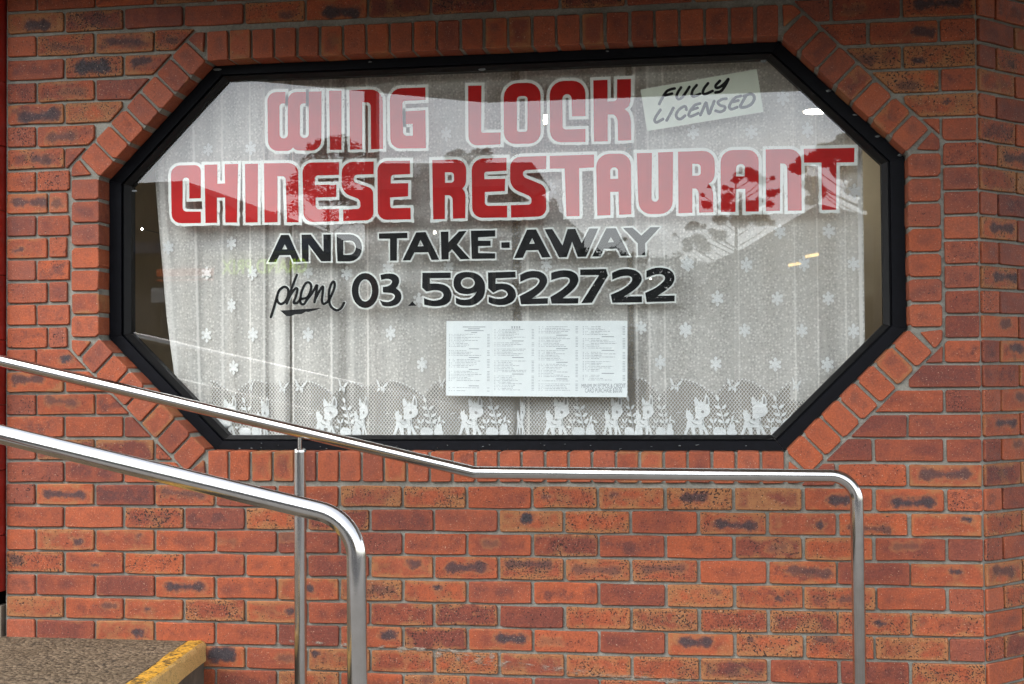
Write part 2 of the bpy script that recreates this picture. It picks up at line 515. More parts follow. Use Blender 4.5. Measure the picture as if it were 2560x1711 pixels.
M = dict(
    brick=brick_material(), mortar=mortar_material(),
    smear=smear_material(),
    steel=steel_material(), aggregate=aggregate_material(), nosing=nosing_material(),
    glass=glass_material(), clear=clear_material(), curtain=curtain_material(), motif=motif_material(),
    frame=plain('black_aluminium', (0.0020, 0.0022, 0.0036), 0.5, 0.0, 0.4, 40, 0.05, 0.10),
    bead=plain('dark_bronze_bead', (0.0045, 0.0043, 0.0042), 0.5, 0.0, 0.25, 30, 0.0, 0.25),
    sealant=plain('old_sealant', (0.16, 0.18, 0.18), 0.6, 0, 0.3, 90),
    red=paint_material('red_sign_paint', (0.52, 0.008, 0.008), 0.5, 0.10, 0.12),
    black=paint_material('black_sign_paint', (0.004, 0.004, 0.005), 0.6, 0.0, 0.2),
    flake=flake_material(),
    ink=paint_material('grey_print', (0.27, 0.29, 0.31), 0.8), marker=paint_material('black_marker', (0.006, 0.006, 0.007), 0.6),
    paper=paint_material('white_paper', (0.88, 0.91, 0.91), 0.8, 0.12, 0.04),
    notice=paint_material('pale_green_card', (0.86, 0.91, 0.80), 0.8, 0.12, 0.04),
    redpost=plain('red_gloss_paint', (0.28, 0.016, 0.009), 0.35, 0, 0.3, 12, 0.3),
    concrete=plain('grey_concrete', (0.13, 0.108, 0.080), 0.85, 0, 0.3, 14, 0.5, 0.2),
    asphalt=plain('asphalt', (0.032, 0.032, 0.034), 0.85, 0, 0.25, 8, 0.5, 0.2),
    paving=plain('pale_concrete_paving', (0.16, 0.152, 0.14), 0.85, 0, 0.18, 5, 0.4, 0.2),
    soil=plain('dry_grass_ground', (0.07, 0.068, 0.035), 0.9, 0, 0.3, 1.5, 0.4, 0.2),
    linemark=plain('road_marking_paint', (0.75, 0.75, 0.72), 0.7),
    awning=plain('awning_soffit_boards', (0.50, 0.47, 0.42), 0.7, 0, 0.15, 6),
    fascia=plain('dark_fascia_paint', (0.10, 0.085, 0.075), 0.5),
    postpaint=plain('red_brown_post_paint', (0.20, 0.055, 0.03), 0.45),
    room=plain('beige_room_wall', (0.72, 0.63, 0.48), 0.8, 0, 0.08, 3), ceiling=plain('room_ceiling_paint', (0.55, 0.52, 0.46), 0.8, 0, 0.05, 3),
    carpet=plain('brown_carpet', (0.26, 0.17, 0.11), 0.95, 0, 0.3, 40),
    render=plain('warm_grey_render', (0.17, 0.155, 0.14), 0.8, 0, 0.12, 2), render2=plain('dark_grey_render', (0.06, 0.058, 0.06), 0.8, 0, 0.12, 2),
    cream=plain('cream_weatherboard', (0.30, 0.27, 0.21), 0.7, 0, 0.1, 4), timber=plain('brown_timber', (0.12, 0.07, 0.03), 0.8, 0, 0.3, 5),
    roof=plain('grey_metal_roof', (0.11, 0.11, 0.12), 0.6, 0, 0.12, 3), roof2=plain('dark_tiled_roof', (0.045, 0.037, 0.033), 0.9, 0, 0.25, 6),
    blueband=plain('dark_blue_fascia', (0.02, 0.045, 0.12), 0.4), shopglass=plain('dark_shop_window', (0.02, 0.022, 0.024), 0.08, 0, 0.1, 3),
    lime=glow('lime_lit_letters', (0.50, 0.80, 0.04), 1.0), orange=glow('orange_lit_stripe', (0.9, 0.16, 0.04), 0.4),
    signwhite=plain('white_sign_board', (0.75, 0.75, 0.73), 0.5),
    bark=plain('grey_brown_bark', (0.10, 0.075, 0.055), 0.9, 0, 0.3, 9, 0.6),
    leaf=leaf_material('dark_green_leaves', (0.030, 0.042, 0.016), (0.075, 0.090, 0.035)), pine=leaf_material('pine_needles', (0.028, 0.036, 0.018), (0.065, 0.072, 0.035)),
    stitch=paint_material('grey_lace_stitching', (0.36, 0.35, 0.33), 0.9),
    warm=glow('warm_lamp_glow', (1.0, 0.80, 0.50), 40.0), cool=glow('white_lamp_glow', (1.0, 0.93, 0.80), 22.0), tubeglow=glow('amber_lamp_glow', (1.0, 0.66, 0.25), 0.8),
    lampbody=plain('lamp_metal', (0.3, 0.28, 0.25), 0.4, 0.6),
)

# ------------------------------------------------------------------ ground and street (seen in the window's reflection)
GZ = -1.0
structure('ground', [(-600, -600, GZ - .03), (600, -600, GZ - .03), (600, 600, GZ - .03), (-600, 600, GZ - .03)], [(0, 1, 2, 3)], M['soil'])
structure('pavement', *(lambda b: (b.v, b.f))(MB().box(-60, 60, -6.2, 3.0, GZ - .2, GZ)), M['paving'])
structure('road', *(lambda b: (b.v, b.f))(MB().box(-80, 80, -14.6, -6.2, GZ - .3, GZ - .02 + .008)), M['asphalt'])
structure('kerb', *(lambda b: (b.v, b.f))(MB().box(-60, 60, -6.35, -6.2, GZ - .25, GZ + .004)), M['concrete'])
structure('opposite_pavement', *(lambda b: (b.v, b.f))(MB().box(-80, 80, -40, -14.6, GZ - .25, GZ + .1)), M['paving'])
lm = MB()
for i in range(-12, 13):
    lm.box(i * 6 - 1.5, i * 6 + 1.5, -10.46, -10.34, GZ - .02, GZ - .006)
structure('road_marking', lm.v, lm.f, M['linemark'])

# ------------------------------------------------------------------ window opening: a long octagon with 45 degree corners
X0, X1, Z0, Z1, CUT = 0.255, 3.255, 0.123, 1.600, 0.432
def octagon(i):
    ix, iz = (i * 1.13, i * 0.80) if i > 0.002 else (i, i)      # the jamb members are deeper than head and sill
    x0, x1, z0, z1 = X0 + ix, X1 - ix, Z0 + iz, Z1 - iz
    k = CUT + i * math.sqrt(2)
    cx, cz = k - ix - iz, k - ix - iz
    return [(x0 + cx, z0), (x1 - cx, z0), (x1, z0 + cz), (x1, z1 - cz), (x1 - cx, z1), (x0 + cx, z1), (x0, z1 - cz), (x0, z0 + cz)]

# ------------------------------------------------------------------ brick walls
BURN = [[-0.0227,1.7665,0.0342,1.7639,0.026,0.9],[1.1718,1.7612,1.2603,1.757,0.0282,1],[0.0785,1.6817,0.179,1.6625,0.0181,0.35],[0.307,1.6895,0.4186,1.6817,0.0169,0.6],[0.1947,
1.5938,0.2665,1.5938,0.035,1.2],[0.4031,1.6029,0.4463,1.607,0.0192,0.8],[0.1164,1.5021,0.1791,1.4997,0.0169,0.2],[-0.0445,1.407,0.0661,1.418,0.0282,1],[0.0662,1.329,
0.1416,1.3295,0.0214,0.45],[0.0032,1.248,0.0474,1.2378,0.0192,0.5],[-0.0757,1.0811,0.0286,1.0784,0.0248,0.6],[0.0821,1.0741,0.0884,1.0739,0.0192,0.4],[0.5449,1.6821,
0.5633,1.6813,0.0147,0.5],[0.9933,1.758,1.0112,1.7543,0.0169,0.5],[-0.0849,0.8934,-0.0659,0.8989,0.009,0.7],[0.122,0.4773,0.1257,0.4761,0.0181,1.3],[-0.0779,0.3963,0.0104,
0.4017,0.0237,0.6],[0.0607,0.3191,0.1483,0.307,0.0192,0.4],[0.4766,0.9899,0.4772,0.9899,0.0011,0.1],[0.0517,-0.0413,0.1827,-0.0435,0.0214,0.7],[0.5305,-0.0297,0.658,
-0.0434,0.0169,0.4],[0.1735,-0.2214,0.1766,-0.2214,0.0124,0.7],[0.4173,-0.1984,0.4203,-0.1984,0.0113,0.5],[-0.0926,-0.289,-0.0769,-0.2947,0.0192,0.5],[0.2355,-0.3109,
0.2448,-0.3107,0.009,1],[0.5422,-0.3872,0.6574,-0.3854,0.0214,0.9],[0.2911,-0.5623,0.2948,-0.5639,0.0203,1],[0.4139,-0.5597,0.4176,-0.5625,0.0203,1],[0.4477,-0.4725,
0.4519,-0.4724,0.009,1],[1.0097,-0.4676,1.0157,-0.4675,0.0135,1],[0.7292,-0.6359,0.7652,-0.635,0.035,1.2],[1.1065,-0.6213,1.1106,-0.6212,0.0113,1],[0.9796,-0.6441,1.0092,
-0.6434,0.0169,0.3],[1.0809,-0.3813,1.0868,-0.384,0.0135,1],[0.987,-0.1923,1.0166,-0.1919,0.0226,0.2],[0.2849,-0.461,0.3158,-0.4633,0.0124,0.4],[0.706,-0.2068,0.7901,
-0.2173,0.0135,0.12],[1.9662,-0.0406,1.9746,-0.0406,0.0124,0.4],[2.2162,-0.0308,2.2217,-0.0307,0.0124,0.5],[1.8966,-0.1187,1.9056,-0.1203,0.0203,1.4],[2.465,-0.0401,
2.4948,-0.0454,0.0214,0.5],[1.7539,-0.2063,1.7765,-0.2116,0.0147,0.3],[1.358,-0.284,1.3638,-0.285,0.0169,0.5],[1.4765,-0.2852,1.488,-0.285,0.0181,0.6],[1.6254,-0.2999,
1.7278,-0.2956,0.0237,0.7],[1.8437,-0.2829,1.9671,-0.284,0.0203,0.5],[2.0812,-0.3016,2.2166,-0.3008,0.0192,0.35],[2.3318,-0.2953,2.4517,-0.2881,0.0181,0.35],[1.5649,
-0.3734,1.5735,-0.3732,0.0079,1],[1.3712,-0.5534,1.3943,-0.5473,0.0192,0.9],[1.808,-0.5523,1.8755,-0.5536,0.0214,1],[2.4654,-0.5515,2.4897,-0.5563,0.0226,0.9],[1.3344,
-0.3771,1.346,-0.377,0.0147,0.2],[1.5172,-0.7065,1.5401,-0.7087,0.0169,0.3],[1.9594,-0.5627,2.0152,-0.5587,0.0135,0.1],[3.3036,0.0478,3.4268,0.0483,0.0237,0.6],[2.4777,
-0.04,2.5265,-0.037,0.0214,0.8],[2.9902,-0.0447,3.0269,-0.0429,0.0203,1],[3.2092,-0.0539,3.3074,-0.0494,0.0214,1.1],[2.5957,-0.1343,2.6976,-0.136,0.0214,0.9],[2.852,
-0.1345,2.8678,-0.1371,0.0181,0.7],[2.9392,-0.1256,2.9429,-0.131,0.0102,1],[3.0519,-0.1433,3.1665,-0.1475,0.0169,0.5],[3.4298,-0.1052,3.4451,-0.1087,0.009,1.2],[2.7714,
-0.2162,2.814,-0.2103,0.0135,0.25],[3.2021,-0.203,3.2642,-0.1996,0.0147,0.3],[2.8449,-0.2879,2.9608,-0.3023,0.0192,0.5],[3.335,-0.2941,3.3606,-0.2964,0.0181,0.5],[3.3914,
-0.288,3.4118,-0.293,0.0102,0.9],[2.4673,-0.5514,2.5375,-0.5509,0.0214,0.9],[2.6905,-0.541,2.6985,-0.5409,0.0102,0.5],[3.0122,-0.3924,3.0279,-0.3922,0.0135,0.4],[2.5663,
-0.3705,2.5771,-0.3703,0.0102,0.4],[3.5642,-0.2874,3.6464,-0.3001,0.0226,0.5],[3.1364,-0.47,3.1519,-0.4724,0.0113,1],[2.9265,-0.5305,2.9685,-0.5349,0.0135,0.5],[2.7907,
-0.3937,2.8012,-0.3989,0.009,0.9],[3.5766,0.9046,3.6783,0.9078,0.0226,0.7],[3.5905,0.7357,3.6971,0.7342,0.0203,0.8],[3.623,0.5695,3.6508,0.5727,0.0192,0.5],[3.6858,0.4863,
3.7234,0.4838,0.0203,0.7],[3.7093,0.3122,3.7282,0.3119,0.0192,0.5],[3.5865,0.223,3.6694,0.2208,0.0203,0.8],[3.6861,0.1445,3.7143,0.1462,0.0169,0.4],[3.3101,1.6879,3.4241,
1.6905,0.0237,0.9],[3.2933,1.5941,3.3347,1.5885,0.0203,0.7],[3.1144,1.5045,3.1354,1.5036,0.0226,0.3],[3.2971,1.4915,3.3033,1.4885,0.0124,1],[3.6844,1.4971,3.7032,1.4967,
0.0147,0.5],[3.6662,1.1587,3.7607,1.1642,0.0226,0.6],[3.5767,0.9082,3.6689,0.9082,0.0226,0.7],[3.2439,1.4046,3.2751,1.4034,0.0192,0.4],[3.3341,1.35,3.3393,1.3471,0.0102,
1],[3.3858,1.3454,3.3909,1.3452,0.009,1],[3.0586,1.6754,3.1008,1.6815,0.0169,0.2]]

def clip(poly, n, c):
    """keep the part of a convex polygon with n.p >= c"""
    out = []
    for i in range(len(poly)):
        a, b = poly[i], poly[(i + 1) % len(poly)]
        da, db = n[0] * a[0] + n[1] * a[1] - c, n[0] * b[0] + n[1] * b[1] - c
        if da >= 0:
            out.append(a)
        if (da > 0) != (db > 0) and abs(da - db) > 1e-9:
            t = da / (da - db)
            out.append((a[0] + (b[0] - a[0]) * t, a[1] + (b[1] - a[1]) * t))
    return out

def area(p):
    return 0.5 * sum(p[i][0] * p[(i + 1) % len(p)][1] - p[(i + 1) % len(p)][0] * p[i][1] for i in range(len(p)))

def worn_outline(poly, r, jit):
    """a convex outline with its corners knocked off and its edges slightly uneven"""
    clean = []
    for q in poly:
        if not clean or math.dist(q, clean[-1]) > 0.004:
            clean.append(q)
    if math.dist(clean[0], clean[-1]) < 0.004:
        clean.pop()
    out = []
    n = len(clean)
    for i in range(n):
        a, b, c = clean[i - 1], clean[i], clean[(i + 1) % n]
        for other, first in ((a, True), (c, False)):
            L = math.dist(b, other)
            k = min(r * R.uniform(0.5, 1.7), L * 0.35) / L
            out.append((b[0] + (other[0] - b[0]) * k + R.uniform(-jit, jit) * .5, b[1] + (other[1] - b[1]) * k + R.uniform(-jit, jit) * .5))
        if math.dist(b, c) > 0.15 and n < 5:
            t = R.uniform(0.35, 0.65)
            out.append((b[0] + (c[0] - b[0]) * t + R.uniform(-jit, jit), b[1] + (c[1] - b[1]) * t + R.uniform(-jit, jit)))
    return out

def inset(poly, d):
    n = len(poly)
    out = []
    for i in range(n):
        a, b, c = Vector(poly[i - 1]), Vector(poly[i]), Vector(poly[(i + 1) % n])
        e1, e2 = (b - a).normalized(), (c - b).normalized()
        m = Vector((-e1.y - e2.y, e1.x + e2.x))
        m.normalize()
        k = d / max(0.5, m.dot(Vector((-e1.y, e1.x))))
        out.append((b.x + m.x * k, b.y + m.y * k))
    return out

def brick_mesh(poly, depth, r=0.0042, jit=0.0024, bevel=0.0026):
    o = worn_outline(poly, r, jit)
    if area(o) < 0:
        o = o[::-1]
    i = inset(o, bevel)
    n = len(o)
    v = [(x, R.uniform(-.0006, .0006), z) for x, z in i] + [(x, bevel * 1.1, z) for x, z in o] + [(x, depth, z) for x, z in o]
    f = [tuple(range(n))]
    for k in range(n):
        j = (k + 1) % n
        f.append((k, k + n, j + n, j))
        f.append((k + n, k + 2 * n, j + 2 * n, j + n))
    me = mesh_of('brick', v, f, M['brick'])
    return me

_variants = {}
def rect_mesh(L, H, depth):
    key = (round(L / 0.012), round(H, 3), depth)
    lst = _variants.setdefault(key, [])
    if len(lst) < 7:
        lst.append(brick_mesh([(-L / 2, -H / 2), (L / 2, -H / 2), (L / 2, H / 2), (-L / 2, H / 2)], depth))
        return lst[-1]
    return R.choice(lst)

def place_brick(name, root, me, x, z, hw, hh, spin=0.0, region=(0, 0), kind='field', dy=0.0):
    o = bpy.data.objects.new(name, me)
    o.location = (x - root.location.x if root.rotation_euler.z == 0 else x, dy, z - root.location.z)
    o.rotation_euler = (R.uniform(-.004, .004), spin + R.uniform(-.004, .004), R.uniform(-.004, .004))
    link(o, root)
    px, pz = region
    right = max(0.0, min(1.0, (px - 0.3) / 2.6))
    low = max(0.0, min(1.0, (0.4 - pz) / 0.8))
    t = R.random()
    if kind == 'edging':
        o['tone'] = R.choice([0.0, 0.08, 0.2, 0.4, 0.6]) + R.uniform(-.05, .1)
        o['buff'] = R.choice([.2, .25, .3, .5, .72])
        o['pepper'] = R.uniform(0.1, 0.55)
    else:
        o['tone'] = R.choice([0.05, 0.2, 0.35, 0.55, 0.75, 0.85]) + R.uniform(-.08, .1)
        p = 0.22 + 0.38 * right * low + (0.22 if pz > 1.0 else 0)
        o['buff'] = R.uniform(0.72, 1.0) if t < p else R.uniform(0.1, 0.55)
        o['pepper'] = R.uniform(0.85, 1.45) if o['buff'] > .7 else R.uniform(0.2, 0.9)
        if hw < .08:
            o['buff'] = min(o['buff'], .4)
    o['seed'] = R.random()
    o['scorch'] = R.choice([0, 0, 0, 0, 0.3, 0.55]) if kind == 'field' else R.choice([0, 0, 0, .3])
    o['pale'] = R.uniform(0.0, 0.5) if (kind == 'edging' or hw < .062) else R.choice([0, 0, 0, 0, .15])  # sky sheen put into the colour, mostly on edging and header bricks
    o['half_length'] = hw
    o['half_height'] = hh
    o['burn_ax'] = o['burn_az'] = o['burn_bx'] = o['burn_bz'] = o['burn_r'] = o['burn_dark'] = 0.0
    for ax, az, bx, bz, r, dk in BURN:
        mx, mz = (ax + bx) / 2, (az + bz) / 2
        if kind == 'field' and abs(mx - px) < hw + .004 and abs(mz - pz) < hh + .004 and (mx > 3.495) == (root.rotation_euler.z != 0):
            o['burn_ax'], o['burn_az'], o['burn_bx'], o['burn_bz'], o['burn_r'], o['burn_dark'] = ax - x0f(px, x), az - z, bx - x0f(px, x), bz - z, r, dk
            if dk > .3:
                o['buff'] = max(o['buff'], R.uniform(.55, .85))
                o['tone'] = min(o['tone'], .3)
    return o

def x0f(px, x):
    return px

CORNER = 3.497
wall = thing('brick_wall', 'red brick wall with olive grey joints around the octagonal window', 'wall', (0, 0, GZ))
oc = octagon(0.0)
# mortar body: front sheet with the octagonal hole, reveals, back and ends
ho = octagon(-0.004)
WL, WR, WB, WT = -0.128, CORNER - .006, GZ - .1, 3.4
FY, BY = 0.0120, 0.215
rectpts = [(ho[0][0], WB), (ho[1][0], WB), (WR, ho[2][1]), (WR, ho[3][1]), (ho[4][0], WT), (ho[5][0], WT), (WL, ho[6][1]), (WL, ho[7][1])]
corners = {1: (WR, WB), 3: (WR, WT), 5: (WL, WT), 7: (WL, WB)}
v, f = [], []
for y in (FY, BY):
    v += [(x, y, z) for x, z in ho] + [(x, y, z) for x, z in rectpts] + [(corners[k][0], y, corners[k][1]) for k in (1, 3, 5, 7)]
for s in (0, 20):
    for i in range(8):
        j = (i + 1) % 8
        q = [s + i, s + 8 + i] + ([s + 16 + (i - 1) // 2] if i % 2 else []) + [s + 8 + j, s + j]
        f.append(tuple(q) if s == 0 else tuple(q[::-1]))
for i in range(8):
    j = (i + 1) % 8
    f.append((i, j, 20 + j, 20 + i))
    a, b = 8 + i, 8 + j
    if i % 2:
        cidx = 16 + (i - 1) // 2
        f.append((a, 20 + a, 20 + cidx, cidx)); f.append((cidx, 20 + cidx, 20 + b, b))
    else:
        f.append((a, 20 + a, 20 + b, b))
part('mortar', v, f, M['mortar'], wall)

# stretcher courses
H, JOINT, PITCH, COURSE = 0.076, 0.010, 0.240, 0.086
oo = octagon(-0.121)
sides = []
for i in range(8):
    a, b = Vector(oo[i]), Vector(oo[(i + 1) % 8])
    t = (b - a).normalized()
    nrm = (t.y, -t.x)
    sides.append((nrm, nrm[0] * a.x + nrm[1] * a.y))
def in_oct(p, eps=1e-6):
    return all(n[0] * p[0] + n[1] * p[1] < c - eps for n, c in sides)
def hits_oct(poly):
    q = poly
    for n, c in sides:
        q = clip(q, (-n[0], -n[1]), -c)
        if len(q) < 3:
            return False
    return area(q) > 2e-5

def stretch(x):
    return x + (0.0011 * (x / .24 - 10) ** 1.6 * 1.0 if x > 2.4 else 0.0) * (0.9)
count = 0
for k in range(-24, 12):
    ztop = -COURSE * k - JOINT / 2 + (0.0035 * (-18 - k) if k < -18 else 0)
    zc = ztop - H / 2
    if k % 2 == 0:
        joints = [-0.125] + [stretch(0.24 * n) for n in range(0, 15)] + [CORNER - .002]
    else:
        joints = [-0.125] + [stretch(0.116 + 0.24 * n) for n in range(0, 14)] + [CORNER - .002]
        if k in (-7, -9, -11, -13):
            joints = [-0.125, 0.048] + joints[1:]
            joints[2] = 0.13
    spans = list(zip(joints[:-1], joints[1:]))
    if -20 <= k <= -15:       # right of the window the bond is half a brick out up here
        if k % 2 == 0:
            alt = [-0.125] + [stretch(0.116 + 0.24 * n) for n in range(0, 14)] + [CORNER - .002]
        else:
            alt = [-0.125] + [stretch(0.24 * n) for n in range(0, 15)] + [CORNER - .002]
        spans = [q for q in spans if q[1] < 1.7] + [q for q in zip(alt[:-1], alt[1:]) if q[0] > 1.7]
    for a, b in spans:
        a2, b2 = a + JOINT / 2 + R.uniform(-.0015, .0015), b - JOINT / 2 + R.uniform(-.0015, .0015)
        dz = R.uniform(-.0012, .0012)
        poly = [(a2, zc - H / 2 + dz), (b2, zc - H / 2 + dz), (b2, zc + H / 2 + dz), (a2, zc + H / 2 + dz)]
        if hits_oct(poly):
            best = max((clip(poly, n, c) for n, c in sides), key=lambda q: area(q) if len(q) > 2 else 0)
            if len(best) < 3 or area(best) < 0.0009 or max(q[0] for q in best) - min(q[0] for q in best) < 0.033:
                continue
            xs, zs = [q[0] for q in best], [q[1] for q in best]
            cx, cz = (min(xs) + max(xs)) / 2, (min(zs) + max(zs)) / 2
            me = brick_mesh([(x - cx, z - cz) for x, z in best], 0.035)
            place_brick('brick', wall, me, cx, cz, (max(xs) - min(xs)) / 2, (max(zs) - min(zs)) / 2, region=(cx, cz), dy=R.uniform(-.001, .001))
        else:
            if all(in_oct(q) for q in poly):
                continue
            me = rect_mesh(b2 - a2, H, 0.035)
            place_brick('brick', wall, me, (a2 + b2) / 2, zc + dz, (b2 - a2) / 2, H / 2, region=((a2 + b2) / 2, zc + dz), dy=R.uniform(-.001, .001))
        count += 1
        if abs(k) > 99:
            break
print('field bricks', count)

# edging bricks: headers and soldiers square to each side of the octagon, cut wedges at its corners
NUM = [25, 7, 7, 7, 24, 7, 7, 7]
for i in range(8):
    a, b = Vector(oc[i]), Vector(oc[(i + 1) % 8])
    t = (b - a).normalized()
    n = Vector((t.y, -t.x))
    L = (b - a).length
    pitch = L / NUM[i]
    ang = math.atan2(t.y, t.x)
    for j in range(NUM[i]):
        w = pitch - JOINT + R.uniform(-.002, .002)
        c = a + t * (pitch * (j + .5)) + n * (0.055 + R.uniform(-.0012, .0012))
        if i in (0, 4):
            me = rect_mesh(w, 0.110, 0.118)
        else:
            key = ('edge', i % 2)
            lst = _variants.setdefault(key, [])
            if len(lst) < 9:
                lst.append(brick_mesh([(-w / 2, -.055), (w / 2, -.055), (w / 2, .055), (-w / 2, .055)], 0.118, 0.008))
            me = R.choice(lst)
        place_brick('edging_brick', wall, me, c.x, c.y, w / 2, 0.055, spin=-ang, region=(c.x, c.y), kind='edging', dy=R.uniform(-.0015, .001))
    # wedge at vertex b
    t2 = (Vector(oc[(i + 2) % 8]) - b).normalized()
    n2 = Vector((t2.y, -t2.x))
    bis = (n + n2).normalized()
    g = 0.007
    pts = [b + bis * 0.034, b + n * 0.110 + t * g, b + bis * 0.1165, b + n2 * 0.110 - t2 * g]
    pts = [(q.x, q.y) for q in pts]
    cx, cz = sum(q[0] for q in pts) / 4, sum(q[1] for q in pts) / 4
    me = brick_mesh([(x - cx, z - cz) for x, z in pts], 0.118, 0.005)
    place_brick('edging_brick', wall, me, cx, cz, 0.045, 0.04, region=(cx, cz), kind='edging')

# smears of old render along the lower courses
SMEAR = [[[1.3101,-0.5952],[1.4143,-0.5984],[1.5407,-0.6028],[1.6321,-0.6034],[1.7342,-0.611],[1.7794,-0.6194]],[[1.5407,-0.6139],[1.6604,-0.6306],[1.7792,-0.6415],[1.9141,
-0.6492],[2.0144,-0.6594],[2.1362,-0.6727],[2.2462,-0.6792],[2.4889,-0.6918]],[[0.9344,-0.5827],[1.0528,-0.5869],[1.1702,-0.5905],[1.3101,-0.5952]]]
for s in SMEAR:
    vv, ff = [], []
    m = 40
    for q in range(m + 1):
        u = q / m * (len(s) - 1)
        i = min(int(u), len(s) - 2)
        w = u - i
        x, z = s[i][0] + (s[i + 1][0] - s[i][0]) * w, s[i][1] + (s[i + 1][1] - s[i][1]) * w
        h = R.uniform(.006, .013)
        vv += [(x, -.0030, z - h), (x, -.0042, z), (x, -.0030, z + h)]
    for q in range(m):
        for k in range(2):
            ff.append((q * 3 + k, q * 3 + 3 + k, q * 3 + 4 + k, q * 3 + 1 + k))
    part('mortar_smear', vv, ff, M['smear'], wall)

# the wall beyond the squint corner turns away at 46 degrees
AL = rad(46)
side = thing('angled_brick_wall', 'narrow strip of brick wall turning away at the right edge beyond the corner joint', 'wall', (CORNER, 0, GZ), AL)
b = MB().box(-.002, 2.6, FY, BY, -.1, 3.4 - GZ)
link(bpy.data.objects.new('mortar', mesh_of('mortar', b.v, b.f, M['mortar'])), side)
for k in range(-24, 12):
    ztop = -COURSE * k - JOINT / 2 + (0.0035 * (-18 - k) if k < -18 else 0)
    zc = ztop - H / 2
    js = [0.004, 0.108] + [0.108 + .24 * q for q in range(1, 11)] if k % 2 == 0 else [0.004] + [0.222 + .24 * q for q in range(0, 10)]
    for a, b2 in zip(js[:-1], js[1:]):
        if a > 0.6:
            continue
        L = b2 - a - JOINT + R.uniform(-.002, .002)
        c = (a + b2) / 2
        me = rect_mesh(L, H, 0.035)
        place_brick('brick', side, me, c, zc, L / 2, H / 2, region=(CORNER + c, zc), dy=R.uniform(-.001, .001))

# ------------------------------------------------------------------ the octagonal window
win = thing('octagonal_window', 'long octagonal shop window in a black frame with red and black painted lettering', 'window', (1.755, 0.1, Z0))
def ring_members(name, i0, i1, y_out, y_in, y_back, mat, gap=0.0004):
    A, B = octagon(i0), octagon(i1)
    for i in range(8):
        j = (i + 1) % 8
        ta = (Vector(A[j]) - Vector(A[i])).normalized() * gap
        p = [(A[i][0] + ta.x, A[i][1] + ta.y), (A[j][0] - ta.x, A[j][1] - ta.y), (B[j][0] - ta.x, B[j][1] - ta.y), (B[i][0] + ta.x, B[i][1] + ta.y)]
        ch = 0.003
        vv = [(p[0][0], y_out, p[0][1]), (p[1][0], y_out, p[1][1]), (p[2][0], y_in, p[2][1]), (p[3][0], y_in, p[3][1])]
        vv += [(x, y_back, z) for x, z in p]
        part(name, vv, [(0, 1, 2, 3), (4, 7, 6, 5), (0, 4, 5, 1), (1, 5, 6, 2), (2, 6, 7, 3), (3, 7, 4, 0)], mat, win)
ring_members('frame_member', 0.001, 0.043, 0.093, 0.096, 0.165, M['frame'])
ring_members('frame_rebate', 0.0435, 0.050, 0.112, 0.112, 0.164, M['frame'])
ring_members('glazing_bead', 0.0505, 0.068, 0.102, 0.124, 0.163, M['bead'])
for (x, z, r) in ((0.694, 1.585, .012), (0.36, 1.125, .008), (2.995, 1.415, .009), (3.085, 1.325, .008), (3.165, 1.245, .007), (3.24, 1.175, .008), (2.765, 1.532, .012), (1.73, 1.543, .010), (1.30, 1.590, .006), (2.2, 1.592, .005), (0.83, .13, .004), (1.25, .142, .004), (2.45, .14, .004)) + tuple((R.uniform(.75, 2.75), R.uniform(.126, .150), R.uniform(.0015, .0032)) for _ in range(22)):
    vv = [(x + r * 1.5 * math.cos(q) * R.uniform(.6, 1.2), 0.0925 + R.uniform(-.001, .002), z + r * .6 * math.sin(q) * R.uniform(.6, 1.2)) for q in [2 * math.pi * i / 7 for i in range(7)]] + [(x, 0.0865, z)]
    part('sealant_blob', vv, [(i, (i + 1) % 7, 7) for i in range(7)], M['sealant'], win)
g = octagon(0.058)
n8 = len(g)
part('glass_pane', [(x, .136, z) for x, z in g] + [(x, .142, z) for x, z in g],
     [tuple(range(8)), tuple(range(15, 7, -1))] + [(i, i + 8, (i + 1) % 8 + 8, (i + 1) % 8) for i in range(8)], [M['glass'], M['clear']], win, mat_ids=[0] + [1] * 9)

